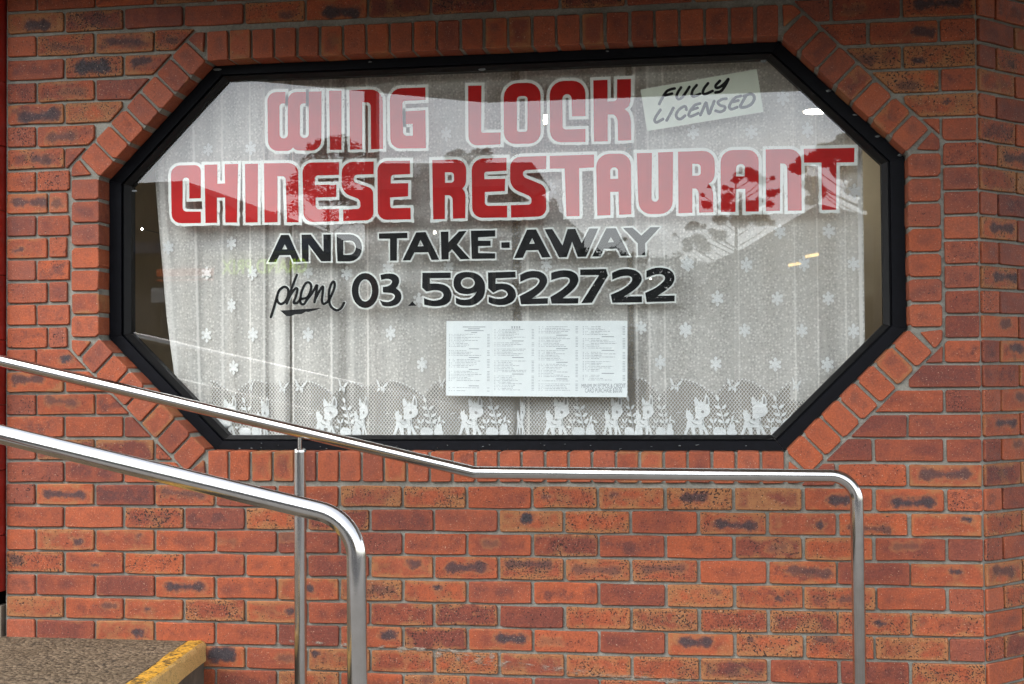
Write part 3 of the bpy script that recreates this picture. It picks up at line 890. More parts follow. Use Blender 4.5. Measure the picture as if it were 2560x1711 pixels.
# lettering painted on the inside of the glass, in metres on the glass plane: (character, outline, holes)
RED = [["W",[[0.8789,1.4656],[0.8806,1.4768],[0.8857,1.4864],[0.8934,1.4939],[0.9033,1.4987],[0.9146,1.5002],[0.9508,1.4991],[0.9507,1.4546],[0.939,1.4547],[0.9353,1.4541],
[0.9321,1.4525],[0.9296,1.4499],[0.9279,1.4467],[0.9273,1.4429],[0.9275,1.3354],[0.9283,1.3305],[0.9306,1.3262],[0.9341,1.3227],[0.9384,1.3204],[0.9435,1.3194],[0.9441,
1.3194],[0.9491,1.32],[0.9535,1.3221],[0.957,1.3253],[0.9593,1.3295],[0.9602,1.3343],[0.961,1.4661],[0.9628,1.4763],[0.9677,1.4851],[0.9751,1.4919],[0.9843,1.4962],[0.995,
1.4975],[1.0329,1.496],[1.0328,1.4516],[1.0211,1.4517],[1.0175,1.4511],[1.0143,1.4495],[1.0117,1.4469],[1.0101,1.4437],[1.0094,1.44],[1.0086,1.3356],[1.0094,1.3304],
[1.0118,1.3258],[1.0155,1.322],[1.0202,1.3195],[1.0256,1.3185],[1.0265,1.3185],[1.0319,1.3191],[1.0366,1.3213],[1.0403,1.3248],[1.0427,1.3293],[1.0436,1.3345],[1.0442,
1.4968],[1.0955,1.4957],[1.094,1.3059],[1.0919,1.2939],[1.0861,1.2835],[1.0775,1.2754],[1.0666,1.2703],[1.0541,1.2687],[1.0083,1.2702],[1.0031,1.2707],[0.9981,1.2716],
[0.9934,1.273],[0.9896,1.2747],[0.9869,1.2766],[0.9808,1.2826],[0.9738,1.2763],[0.971,1.2743],[0.9674,1.2727],[0.9632,1.2714],[0.9589,1.2706],[0.9547,1.2704],[0.9209,
1.2713],[0.9083,1.2736],[0.8973,1.2794],[0.8885,1.2881],[0.8827,1.2988],[0.8805,1.3111]],[]],["I",[[1.125,1.4966],[1.1742,1.4957],[1.1732,1.2682],[1.1277,1.2691]],[]],
["N",[[1.2048,1.496],[1.2885,1.4954],[1.3037,1.4929],[1.3169,1.4861],[1.3273,1.4758],[1.3342,1.4628],[1.3367,1.448],[1.337,1.2663],[1.2895,1.2663],[1.2892,1.4315],[1.2884,
1.4362],[1.2862,1.4403],[1.283,1.4437],[1.2788,1.446],[1.2741,1.4469],[1.256,1.4478],[1.2551,1.2668],[1.2068,1.2675]],[]],["G",[[1.364,1.4523],[1.3662,1.4662],[1.3725,
1.4782],[1.3821,1.4877],[1.3944,1.4939],[1.4085,1.496],[1.5025,1.4954],[1.5029,1.4474],[1.4247,1.447],[1.421,1.4464],[1.4177,1.4447],[1.4152,1.4421],[1.4135,1.4389],
[1.413,1.4352],[1.4148,1.3282],[1.4157,1.3236],[1.4179,1.3195],[1.4211,1.3163],[1.4253,1.3141],[1.43,1.3133],[1.453,1.3129],[1.4526,1.3582],[1.4258,1.3586],[1.4251,
1.4069],[1.502,1.4086],[1.5036,1.2639],[1.4043,1.2654],[1.3921,1.2675],[1.3814,1.2731],[1.3729,1.2815],[1.3672,1.292],[1.3651,1.3041]],[]],["L",[[1.6674,1.4951],[1.7189,
1.4943],[1.7164,1.3224],[1.7167,1.3201],[1.7177,1.3181],[1.7193,1.3165],[1.7213,1.3155],[1.7236,1.3151],[1.791,1.3141],[1.7901,1.2692],[1.7027,1.2679],[1.6916,1.2695],
[1.6819,1.2744],[1.6743,1.2818],[1.6692,1.2913],[1.6674,1.3023]],[]],["O",[[1.8037,1.4464],[1.8065,1.4628],[1.814,1.477],[1.8255,1.4882],[1.8399,1.4955],[1.8565,1.498],
[1.8944,1.4976],[1.9099,1.495],[1.9234,1.4878],[1.9341,1.4771],[1.941,1.4636],[1.9435,1.4481],[1.9428,1.3104],[1.9405,1.2969],[1.9342,1.2851],[1.9248,1.2759],[1.9128,
1.27],[1.8991,1.268],[1.8467,1.2689],[1.8329,1.2714],[1.8209,1.2778],[1.8115,1.2874],[1.8053,1.2994],[1.8031,1.3131]],[[[1.8537,1.4355],[1.8544,1.4396],[1.8563,1.4432],
[1.8592,1.4459],[1.8628,1.4477],[1.8669,1.4483],[1.8809,1.4481],[1.885,1.4474],[1.8886,1.4455],[1.8914,1.4426],[1.8932,1.439],[1.8938,1.4349],[1.8925,1.3222],[1.892,
1.3195],[1.8908,1.3172],[1.8889,1.3153],[1.8864,1.3141],[1.8837,1.3138],[1.8616,1.3142],[1.8588,1.3147],[1.8564,1.3159],[1.8546,1.3179],[1.8533,1.3203],[1.8529,1.323]]]],
["C",[[1.978,1.4485],[1.9806,1.4648],[1.988,1.4789],[1.9993,1.49],[2.0136,1.4971],[2.0299,1.4995],[2.0637,1.4989],[2.0791,1.4961],[2.0924,1.4889],[2.1029,1.4781],[2.1098,
1.4646],[2.1122,1.4492],[2.1115,1.3645],[2.0612,1.3654],[2.0599,1.4322],[2.0589,1.4375],[2.0564,1.4421],[2.0527,1.4458],[2.0481,1.4483],[2.0428,1.4492],[2.0425,1.4492],
[2.0373,1.4485],[2.0327,1.4462],[2.029,1.4426],[2.0266,1.4381],[2.0257,1.4329],[2.0254,1.3287],[2.026,1.325],[2.0276,1.3219],[2.0301,1.3193],[2.0332,1.3177],[2.0369,
1.317],[2.1111,1.3163],[2.1107,1.2675],[2.0186,1.2695],[2.0059,1.2718],[1.9948,1.2778],[1.986,1.2867],[1.9802,1.2979],[1.9781,1.3107]],[]],["K",[[2.1418,1.4969],[2.1948,
1.4971],[2.1947,1.4165],[2.2164,1.4161],[2.2204,1.4167],[2.224,1.4184],[2.2268,1.4212],[2.2287,1.4247],[2.2294,1.4287],[2.2305,1.4974],[2.282,1.4968],[2.2815,1.4376],
[2.2808,1.4255],[2.279,1.4142],[2.2763,1.4045],[2.273,1.3971],[2.2693,1.3928],[2.2574,1.385],[2.2687,1.3756],[2.2723,1.371],[2.2754,1.364],[2.278,1.3551],[2.2797,1.3452],
[2.2804,1.3348],[2.2814,1.2685],[2.2322,1.2684],[2.2318,1.3345],[2.2308,1.3444],[2.2281,1.3532],[2.224,1.3602],[2.2189,1.365],[2.2131,1.3669],[2.1945,1.3678],[2.1937,
1.2677],[2.1428,1.2679]],[]],["C",[[0.4864,1.1918],[0.4881,1.2032],[0.4933,1.213],[0.5014,1.2208],[0.5117,1.2258],[0.5235,1.2275],[0.5838,1.2269],[0.5917,1.2256],[0.5985,
1.2221],[0.604,1.2168],[0.6075,1.2102],[0.6088,1.2027],[0.6086,1.0971],[0.5616,1.0968],[0.5609,1.1672],[0.5603,1.171],[0.5585,1.1743],[0.5557,1.1769],[0.5523,1.1785],
[0.5483,1.1791],[0.547,1.1791],[0.5431,1.1785],[0.5396,1.1768],[0.5369,1.1741],[0.5351,1.1708],[0.5345,1.1671],[0.5343,1.0622],[0.5351,1.0574],[0.5373,1.0532],[0.5407,
1.0499],[0.545,1.0476],[0.55,1.0467],[0.6085,1.0448],[0.609,1.0005],[0.527,1.0016],[0.5151,1.0036],[0.5047,1.0089],[0.4964,1.0168],[0.4908,1.0268],[0.4887,1.0381]],[]],
["H",[[0.6235,1.2268],[0.6759,1.2267],[0.6758,1.152],[0.7069,1.152],[0.7055,1.2267],[0.7599,1.2263],[0.7547,0.9989],[0.7081,1.0],[0.7068,1.0969],[0.6741,1.0974],[0.6739,
0.9999],[0.6272,1.0001]],[]],["I",[[0.7878,1.2254],[0.8403,1.2247],[0.8381,0.9981],[0.7893,0.998]],[]],["N",[[0.8644,1.2255],[0.9618,1.2236],[0.9744,1.2214],[0.9853,
1.2157],[0.994,1.2072],[0.9997,1.1965],[1.0017,1.1843],[1.0024,0.9942],[0.9555,0.9953],[0.9513,1.1597],[0.9505,1.164],[0.9484,1.1677],[0.9453,1.1707],[0.9415,1.1727],
[0.9371,1.1735],[0.9181,1.174],[0.9181,0.9962],[0.8659,0.9962]],[]],["E",[[1.0183,1.1854],[1.0201,1.1974],[1.0255,1.2079],[1.034,1.2161],[1.0447,1.2213],[1.0572,1.223],
[1.1636,1.2209],[1.1628,1.1723],[1.0802,1.1726],[1.0763,1.172],[1.073,1.1704],[1.0703,1.1678],[1.0686,1.1646],[1.0679,1.1609],[1.0679,1.1361],[1.152,1.1349],[1.1518,
1.0878],[1.0698,1.0873],[1.0703,1.0554],[1.0711,1.0512],[1.0731,1.0476],[1.0761,1.0447],[1.0799,1.0428],[1.0842,1.0421],[1.1622,1.0422],[1.1629,0.9942],[1.0588,0.9939],
[1.0472,0.9956],[1.0371,1.0006],[1.029,1.0083],[1.0236,1.018],[1.0215,1.0292]],[]],["S",[[1.1739,1.1802],[1.1762,1.1932],[1.1825,1.2044],[1.1918,1.2131],[1.2035,1.2188],
[1.2169,1.2206],[1.2998,1.2191],[1.299,1.1713],[1.2348,1.1707],[1.2305,1.17],[1.2267,1.1681],[1.2237,1.1652],[1.2217,1.1616],[1.2209,1.1574],[1.2207,1.15],[1.221,1.1476],
[1.222,1.1452],[1.2235,1.1431],[1.2254,1.1414],[1.2276,1.1402],[1.2792,1.1222],[1.2846,1.1194],[1.2893,1.1153],[1.2931,1.1101],[1.2956,1.1045],[1.2966,1.0986],[1.2977,
1.0247],[1.2963,1.0155],[1.2921,1.0074],[1.2857,1.001],[1.2775,0.9967],[1.2681,0.9952],[1.1787,0.9944],[1.1789,1.0388],[1.2351,1.0398],[1.2389,1.0405],[1.2421,1.0422],
[1.2446,1.0448],[1.2462,1.0481],[1.2466,1.0518],[1.2461,1.0636],[1.2453,1.0675],[1.2436,1.0714],[1.241,1.0749],[1.2378,1.0778],[1.2343,1.0798],[1.2036,1.092],[1.1938,
1.0975],[1.1854,1.1055],[1.1788,1.1152],[1.1745,1.1258],[1.1731,1.1367]],[]],["E",[[1.314,1.1826],[1.316,1.1946],[1.3215,1.2049],[1.33,1.213],[1.3406,1.2183],[1.3529,
1.22],[1.4411,1.2183],[1.4409,1.1672],[1.3781,1.1665],[1.3743,1.1659],[1.371,1.1642],[1.3684,1.1616],[1.3667,1.1584],[1.3661,1.1547],[1.366,1.1336],[1.4341,1.1329],
[1.4329,1.0827],[1.3627,1.0801],[1.364,1.0479],[1.3645,1.0452],[1.3659,1.0427],[1.3679,1.0408],[1.3704,1.0396],[1.3733,1.0391],[1.4426,1.0386],[1.4432,0.9948],[1.3503,
0.9954],[1.339,0.9972],[1.3291,1.0023],[1.3213,1.01],[1.3161,1.0196],[1.3143,1.0307]],[]],["R",[[1.5274,1.2177],[1.6171,1.2176],[1.6301,1.2155],[1.6414,1.2097],[1.6503,
1.2008],[1.6561,1.1897],[1.6581,1.1769],[1.6579,1.1464],[1.6575,1.1378],[1.6564,1.1297],[1.6548,1.1225],[1.6527,1.117],[1.6504,1.1135],[1.643,1.1067],[1.6492,1.0975],
[1.6512,1.0938],[1.6529,1.0888],[1.6541,1.083],[1.6549,1.0769],[1.6551,1.071],[1.6534,0.9941],[1.6063,0.9933],[1.6055,1.0636],[1.6047,1.0691],[1.6025,1.0741],[1.5993,
1.0781],[1.5952,1.0809],[1.5905,1.0821],[1.5755,1.0833],[1.575,0.9931],[1.53,0.9928]],[[[1.5763,1.1697],[1.5976,1.1694],[1.6018,1.1687],[1.6055,1.1668],[1.6084,1.1639],
[1.6104,1.1603],[1.6111,1.1561],[1.6113,1.1419],[1.6108,1.1382],[1.6092,1.135],[1.6067,1.1324],[1.6034,1.1307],[1.5997,1.1301],[1.5761,1.1298]]]],["E",[[1.6793,1.1748],
[1.6814,1.1885],[1.6876,1.2004],[1.6971,1.2099],[1.7092,1.216],[1.723,1.2182],[1.8126,1.218],[1.8123,1.1691],[1.7359,1.1672],[1.7331,1.1667],[1.7308,1.1654],[1.7289,
1.1635],[1.7277,1.161],[1.7273,1.1583],[1.7278,1.1392],[1.8071,1.1389],[1.805,1.0927],[1.729,1.0907],[1.7291,1.0517],[1.7298,1.0475],[1.7317,1.0439],[1.7346,1.0411],
[1.7382,1.0392],[1.7424,1.0385],[1.814,1.0376],[1.8137,0.9929],[1.7186,0.9939],[1.7066,0.996],[1.6961,1.0015],[1.6878,1.0097],[1.6823,1.0201],[1.6802,1.032]],[]],["S",
[[1.8258,1.1798],[1.8278,1.1925],[1.8337,1.2036],[1.8425,1.2124],[1.8537,1.2182],[1.8665,1.2202],[1.9632,1.2201],[1.9619,1.1711],[1.8894,1.1692],[1.8848,1.1685],[1.8808,
1.1666],[1.8775,1.1639],[1.8754,1.1605],[1.8745,1.1566],[1.8745,1.1558],[1.8749,1.152],[1.8764,1.1481],[1.8786,1.1447],[1.8815,1.1418],[1.8849,1.1397],[1.9394,1.1164],
[1.9462,1.1124],[1.9521,1.1066],[1.9568,1.0996],[1.9599,1.092],[1.9611,1.0843],[1.9617,1.0253],[1.9602,1.0153],[1.9557,1.0066],[1.9489,0.9996],[1.9402,0.995],[1.9302,
0.9933],[1.8285,0.992],[1.8274,1.0388],[1.8943,1.0391],[1.8979,1.0397],[1.9011,1.0413],[1.9036,1.0438],[1.9052,1.047],[1.9057,1.0506],[1.9057,1.057],[1.9051,1.0608],
[1.9035,1.0647],[1.9012,1.0682],[1.8982,1.0711],[1.8948,1.0732],[1.8553,1.0908],[1.846,1.0965],[1.8379,1.1046],[1.8315,1.1143],[1.8273,1.1249],[1.8258,1.1356]],[]],["T",
[[1.9762,1.2197],[2.1422,1.2197],[2.1418,1.1716],[2.0859,1.1704],[2.0864,0.9915],[2.037,0.9919],[2.0321,1.1708],[1.9764,1.1716]],[]],["A",[[2.15,1.1725],[2.1523,1.1878],
[2.159,1.2011],[2.1694,1.2115],[2.1827,1.2183],[2.1979,1.2206],[2.2364,1.2202],[2.2499,1.2178],[2.2616,1.2116],[2.2708,1.2022],[2.2769,1.1904],[2.279,1.1769],[2.279,
0.9937],[2.2338,0.9928],[2.2323,1.0784],[2.2015,1.0784],[2.2017,0.9921],[2.1526,0.9919]],[[[2.2022,1.1566],[2.2029,1.1608],[2.2048,1.1644],[2.2077,1.1672],[2.2113,1.1691],
[2.2154,1.1698],[2.2172,1.1698],[2.2213,1.1691],[2.225,1.1672],[2.2279,1.1644],[2.2298,1.1608],[2.2306,1.1566],[2.2313,1.1269],[2.202,1.1272]]]],["U",[[2.3012,1.2198],
[2.357,1.2192],[2.3541,1.0512],[2.3547,1.0471],[2.3565,1.0435],[2.3592,1.0406],[2.3628,1.0388],[2.3669,1.0381],[2.3671,1.0381],[2.3712,1.0387],[2.3748,1.0406],[2.3776,
1.0434],[2.3794,1.047],[2.3801,1.0511],[2.3796,1.2202],[2.4345,1.2205],[2.4317,1.037],[2.4291,1.0227],[2.4225,1.0103],[2.4126,1.0006],[2.4001,0.9943],[2.3859,0.9921],
[2.3515,0.9925],[2.3372,0.995],[2.3246,1.0016],[2.3146,1.0116],[2.3078,1.0241],[2.3052,1.0385]],[]],["R",[[2.4528,1.2205],[2.5442,1.2206],[2.5574,1.2184],[2.5689,1.2124],
[2.578,1.2032],[2.584,1.1915],[2.5862,1.1782],[2.5863,1.1471],[2.5858,1.1368],[2.5842,1.127],[2.5818,1.1184],[2.5787,1.1115],[2.5752,1.1072],[2.5639,1.0983],[2.5719,
1.0874],[2.5744,1.083],[2.5766,1.0772],[2.5783,1.0706],[2.5794,1.0637],[2.5798,1.0569],[2.5796,0.9934],[2.5279,0.9932],[2.5265,1.0626],[2.5258,1.0688],[2.5241,1.0743],
[2.5215,1.0786],[2.5184,1.0815],[2.5149,1.0827],[2.5037,1.083],[2.5028,0.9939],[2.4523,0.9928]],[[[2.5046,1.1744],[2.5228,1.1734],[2.5267,1.1725],[2.5302,1.1705],[2.5329,
1.1675],[2.5346,1.164],[2.5352,1.1599],[2.535,1.1401],[2.5345,1.137],[2.5331,1.1343],[2.5309,1.1321],[2.5282,1.1307],[2.5251,1.1302],[2.5041,1.1302]]]],["A",[[2.6076,
1.1761],[2.61,1.1903],[2.6164,1.2026],[2.6261,1.2122],[2.6383,1.2185],[2.6523,1.2205],[2.7042,1.2196],[2.7173,1.2172],[2.7286,1.211],[2.7375,1.2017],[2.7433,1.1901],
[2.7453,1.1767],[2.7437,0.9921],[2.697,0.9933],[2.6957,1.0763],[2.6619,1.0767],[2.6594,0.9928],[2.6069,0.9933]],[[[2.6638,1.1533],[2.6647,1.1579],[2.6669,1.1619],[2.6701,
1.1651],[2.6741,1.1671],[2.6787,1.1679],[2.6817,1.1678],[2.6863,1.1671],[2.6902,1.165],[2.6932,1.1618],[2.6951,1.1578],[2.6957,1.1532],[2.6948,1.1228],[2.663,1.1231]]]],
["N",[[2.7713,1.2189],[2.8544,1.2176],[2.8682,1.2151],[2.8802,1.2085],[2.8897,1.1986],[2.8959,1.1862],[2.8981,1.1721],[2.8975,0.9919],[2.8477,0.9923],[2.847,1.1478],
[2.8464,1.1532],[2.8446,1.1579],[2.842,1.1617],[2.8387,1.1642],[2.8349,1.1653],[2.8228,1.1659],[2.8197,0.993],[2.7694,0.9929]],[]],["T",[[2.907,1.2166],[3.0873,1.2145],
[3.0853,1.1625],[3.023,1.163],[3.0196,0.9917],[2.9693,0.9921],[2.9694,1.1646],[2.9078,1.1662]],[]]]
BLACK = [["A",[[0.9313,0.9467],[0.9626,0.947],[1.0098,0.842],[0.9809,0.8416],[0.9685,0.8691],[0.9249,0.869],[0.9112,0.8429],[0.8798,0.8426]],[[[0.9465,0.9112],[0.9563,0.8913],
[0.9362,0.8911]]]],["N",[[1.0136,0.9459],[1.0501,0.946],[1.1006,0.8795],[1.0998,0.9449],[1.1302,0.9449],[1.1291,0.842],[1.091,0.8421],[1.0412,0.9076],[1.041,0.8421],
[1.0149,0.8419]],[]],["D",[[1.1521,0.9444],[1.2026,0.9436],[1.2184,0.9408],[1.2321,0.9334],[1.2428,0.9223],[1.2498,0.9083],[1.2522,0.8924],[1.2521,0.8894],[1.2495,0.8736],
[1.2425,0.8598],[1.232,0.8491],[1.2187,0.8421],[1.2035,0.8397],[1.155,0.8405]],[[[1.1789,0.9193],[1.2038,0.9196],[1.2115,0.9184],[1.2182,0.9147],[1.2235,0.9091],[1.2268,
0.902],[1.2279,0.8938],[1.2279,0.8912],[1.2264,0.883],[1.2228,0.8758],[1.2174,0.8702],[1.2107,0.8664],[1.203,0.865],[1.1786,0.8648]]]],["T",[[1.3185,0.944],[1.4292,
0.9441],[1.4297,0.9236],[1.3886,0.9236],[1.3882,0.8392],[1.3616,0.8391],[1.362,0.9228],[1.3188,0.9238]],[]],["A",[[1.4639,0.9446],[1.5002,0.9454],[1.5523,0.8393],[1.5227,
0.8392],[1.5097,0.8685],[1.4569,0.8687],[1.4402,0.8392],[1.4104,0.8391]],[[[1.4803,0.9161],[1.4924,0.8922],[1.4692,0.8917]]]],["K",[[1.5588,0.945],[1.5884,0.945],[1.5882,
0.904],[1.6294,0.945],[1.6578,0.946],[1.6206,0.8953],[1.6706,0.8395],[1.6343,0.8393],[1.6018,0.878],[1.5886,0.8653],[1.5884,0.8402],[1.5612,0.8397]],[]],["E",[[1.6745,
0.9463],[1.7673,0.9461],[1.7672,0.9227],[1.7021,0.9209],[1.702,0.908],[1.7498,0.907],[1.7497,0.8877],[1.7019,0.8878],[1.7017,0.8614],[1.7667,0.8595],[1.7666,0.8393],
[1.6777,0.84]],[]],["-",[[1.7907,0.8997],[1.8221,0.9],[1.822,0.8788],[1.7905,0.8789]],[]],["A",[[1.8887,0.9456],[1.9225,0.9457],[1.9763,0.8406],[1.9442,0.8399],[1.93,
0.868],[1.8849,0.8679],[1.8718,0.8404],[1.8388,0.8394]],[[[1.9078,0.9132],[1.9173,0.8922],[1.8963,0.892]]]],["W",[[1.9547,0.9456],[1.9835,0.9456],[2.0215,0.8836],[2.0412,
0.9443],[2.0699,0.9446],[2.0934,0.89],[2.1225,0.9443],[2.1558,0.9442],[2.1089,0.8398],[2.0786,0.8395],[2.0577,0.8962],[2.0371,0.8397],[2.0083,0.8393]],[]],["A",[[2.1859,
0.9435],[2.2208,0.9434],[2.2704,0.8404],[2.2388,0.8404],[2.2248,0.8673],[2.1758,0.8677],[2.1629,0.84],[2.1318,0.8394]],[[[2.2021,0.9115],[2.2134,0.8916],[2.1909,
0.8911]]]],["Y",[[2.2476,0.9437],[2.2823,0.9438],[2.3151,0.9137],[2.3484,0.9436],[2.3844,0.9437],[2.329,0.885],[2.3286,0.8408],[2.3019,0.8407],[2.3013,0.8856]],[]],["0",
[[1.3168,0.7266],[1.3154,0.7118],[1.3115,0.6978],[1.3051,0.6853],[1.2967,0.6749],[1.2867,0.6671],[1.2755,0.6623],[1.2638,0.6608],[1.2521,0.6627],[1.2409,0.6678],[1.2309,
0.6759],[1.2226,0.6865],[1.2164,0.6993],[1.2125,0.7134],[1.2113,0.7283],[1.2126,0.7431],[1.2166,0.7572],[1.223,0.7697],[1.2314,0.7801],[1.2415,0.7879],[1.2527,0.7927],
[1.2644,0.7941],[1.2762,0.7922],[1.2873,0.7871],[1.2972,0.779],[1.3055,0.7683],[1.3117,0.7556],[1.3156,0.7414]],[[[1.2908,0.7274],[1.2901,0.718],[1.2881,0.7091],[1.2849,
0.7011],[1.2806,0.6945],[1.2755,0.6895],[1.2699,0.6865],[1.2639,0.6855],[1.258,0.6867],[1.2523,0.6899],[1.2473,0.695],[1.2431,0.7018],[1.2399,0.7098],[1.238,0.7188],
[1.2374,0.7282],[1.2381,0.7376],[1.2401,0.7465],[1.2433,0.7545],[1.2476,0.7611],[1.2527,0.7661],[1.2584,0.7691],[1.2643,0.77],[1.2702,0.7689],[1.2759,0.7657],[1.2809,
0.7605],[1.2851,0.7538],[1.2883,0.7457],[1.2902,0.7368]]]],["3",[[1.3238,0.7859],[1.3413,0.7893],[1.3475,0.7902],[1.3544,0.7906],[1.3615,0.7904],[1.368,0.7898],[1.3736,
0.7887],[1.3757,0.7882],[1.38,0.7866],[1.3843,0.7843],[1.3882,0.7814],[1.3915,0.7782],[1.3938,0.7749],[1.3938,0.7749],[1.3953,0.7713],[1.3964,0.7671],[1.3969,0.7627],
[1.3968,0.7585],[1.3962,0.7547],[1.3962,0.7546],[1.395,0.7511],[1.3935,0.7475],[1.3918,0.7442],[1.3901,0.7414],[1.3883,0.7394],[1.3857,0.7369],[1.3851,0.736],[1.3848,
0.7352],[1.3849,0.7342],[1.3853,0.7334],[1.386,0.7327],[1.3924,0.728],[1.3954,0.7253],[1.3983,0.722],[1.4009,0.7183],[1.403,0.7145],[1.4044,0.7108],[1.4044,0.7108],
[1.4051,0.7069],[1.4052,0.7024],[1.4049,0.6977],[1.404,0.6931],[1.4027,0.689],[1.4026,0.6889],[1.4006,0.6851],[1.3976,0.6812],[1.3941,0.6775],[1.3902,0.6743],[1.3863,
0.6719],[1.3863,0.6719],[1.3819,0.67],[1.3766,0.6684],[1.3708,0.6671],[1.3651,0.6662],[1.3598,0.6658],[1.3548,0.6657],[1.3513,0.6657],[1.3476,0.6659],[1.344,0.6663],
[1.3408,0.6667],[1.3382,0.6672],[1.3315,0.669],[1.32,0.6902],[1.3322,0.6854],[1.3357,0.6843],[1.3397,0.6834],[1.3438,0.6828],[1.3479,0.6824],[1.3515,0.6824],[1.3516,
0.6824],[1.3551,0.6829],[1.359,0.6839],[1.3629,0.6852],[1.3666,0.6868],[1.3697,0.6886],[1.37,0.6887],[1.3726,0.6908],[1.3751,0.6932],[1.3772,0.6958],[1.3789,0.6983],
[1.3798,0.7006],[1.3798,0.7007],[1.38,0.7029],[1.3796,0.7054],[1.3785,0.7079],[1.3769,0.7102],[1.3749,0.7121],[1.3749,0.7121],[1.3721,0.7137],[1.3684,0.7152],[1.3641,
0.7164],[1.3596,0.7173],[1.355,0.7179],[1.3334,0.7192],[1.3328,0.7397],[1.3453,0.7413],[1.3488,0.742],[1.3525,0.7431],[1.3563,0.7447],[1.3598,0.7465],[1.3626,0.7484],
[1.3627,0.7484],[1.365,0.7505],[1.3669,0.753],[1.3684,0.7555],[1.3692,0.7579],[1.3693,0.7599],[1.3693,0.76],[1.3687,0.7619],[1.3673,0.764],[1.3653,0.7659],[1.3629,0.7677],
[1.3603,0.769],[1.3602,0.769],[1.357,0.7699],[1.353,0.7704],[1.3485,0.7705],[1.3439,0.7702],[1.3395,0.7694],[1.327,0.7664]],[]],[".",[[1.4303,0.6659],[1.4476,0.6834],
[1.4634,0.6664]],[]],["5",[[1.4872,0.7911],[1.5963,0.79],[1.5962,0.7698],[1.5157,0.7702],[1.5156,0.7495],[1.5329,0.7499],[1.5392,0.7498],[1.5463,0.7492],[1.5535,0.7483],
[1.5605,0.7471],[1.5665,0.7456],[1.5671,0.7455],[1.5725,0.7434],[1.578,0.7405],[1.5832,0.7369],[1.5877,0.7329],[1.591,0.7288],[1.5911,0.7288],[1.5936,0.7243],[1.5958,
0.7194],[1.5976,0.7143],[1.5987,0.7095],[1.5991,0.7053],[1.5991,0.7053],[1.5988,0.7012],[1.5979,0.6967],[1.5967,0.692],[1.5951,0.6875],[1.5932,0.6837],[1.5932,0.6836],
[1.5907,0.6802],[1.5871,0.6767],[1.5828,0.6734],[1.5782,0.6707],[1.5735,0.6687],[1.5734,0.6687],[1.5682,0.6672],[1.562,0.6658],[1.5555,0.6647],[1.549,0.6639],[1.5431,
0.6635],[1.543,0.6635],[1.537,0.6635],[1.5302,0.6638],[1.5231,0.6644],[1.5162,0.6653],[1.5102,0.6664],[1.4937,0.6698],[1.4922,0.6957],[1.5047,0.6906],[1.5092,0.689],
[1.5144,0.6876],[1.5199,0.6864],[1.5253,0.6855],[1.53,0.6851],[1.5301,0.6851],[1.5348,0.6852],[1.5399,0.6856],[1.545,0.6864],[1.5498,0.6875],[1.5539,0.6888],[1.5555,
0.6894],[1.5585,0.6909],[1.5613,0.6929],[1.5639,0.6952],[1.5658,0.6977],[1.5671,0.7002],[1.5671,0.7002],[1.5676,0.7028],[1.5676,0.7057],[1.5671,0.7088],[1.5661,0.7117],
[1.5647,0.7142],[1.5647,0.7142],[1.5625,0.7165],[1.5593,0.7187],[1.5555,0.7207],[1.5512,0.7223],[1.5469,0.7233],[1.5433,0.724],[1.5397,0.7244],[1.5357,0.7246],[1.5315,
0.7246],[1.5274,0.7243],[1.5239,0.7238],[1.5023,0.7197],[1.4859,0.7345]],[]],["9",[[1.6075,0.7404],[1.6071,0.7446],[1.607,0.7495],[1.6072,0.7547],[1.6078,0.7597],[1.6085,
0.7642],[1.6085,0.7642],[1.61,0.7685],[1.6123,0.7728],[1.6152,0.777],[1.6186,0.7806],[1.6221,0.7834],[1.6222,0.7835],[1.6264,0.7857],[1.6317,0.7876],[1.6375,0.7893],
[1.6435,0.7904],[1.6492,0.7909],[1.6492,0.7909],[1.6551,0.791],[1.6619,0.7907],[1.6689,0.7902],[1.6756,0.7895],[1.6815,0.7886],[1.6815,0.7886],[1.6872,0.7871],[1.6934,
0.7846],[1.6996,0.7814],[1.7053,0.7778],[1.7101,0.774],[1.7101,0.7739],[1.7142,0.7695],[1.7181,0.7641],[1.7216,0.7583],[1.7243,0.7525],[1.726,0.7472],[1.726,0.7472],
[1.727,0.7415],[1.7275,0.7349],[1.7277,0.7278],[1.7274,0.7209],[1.7267,0.7146],[1.7267,0.7145],[1.7253,0.7084],[1.7231,0.7021],[1.7204,0.6961],[1.7173,0.6907],[1.714,
0.6865],[1.714,0.6865],[1.7102,0.6829],[1.7057,0.6792],[1.7008,0.6756],[1.696,0.6725],[1.6915,0.6701],[1.6915,0.6701],[1.6869,0.6682],[1.6816,0.6665],[1.6762,0.6651],
[1.671,0.6642],[1.6664,0.6637],[1.6663,0.6637],[1.6617,0.6637],[1.6565,0.6638],[1.6511,0.6641],[1.6458,0.6645],[1.6412,0.665],[1.6394,0.6652],[1.6356,0.6658],[1.6318,
0.6667],[1.628,0.6678],[1.6247,0.669],[1.622,0.6702],[1.6154,0.6739],[1.6155,0.6951],[1.6258,0.6906],[1.6282,0.6897],[1.631,0.6888],[1.634,0.688],[1.6369,0.6875],[1.6395,
0.6871],[1.645,0.6867],[1.6495,0.6865],[1.6545,0.6867],[1.6595,0.6872],[1.6642,0.688],[1.6683,0.689],[1.6683,0.689],[1.6721,0.6905],[1.6761,0.6928],[1.68,0.6956],[1.6835,
0.6987],[1.6863,0.7019],[1.6893,0.7059],[1.6907,0.7078],[1.692,0.7097],[1.6931,0.7114],[1.694,0.7128],[1.6945,0.7138],[1.6954,0.7161],[1.6819,0.7114],[1.6771,0.7099],
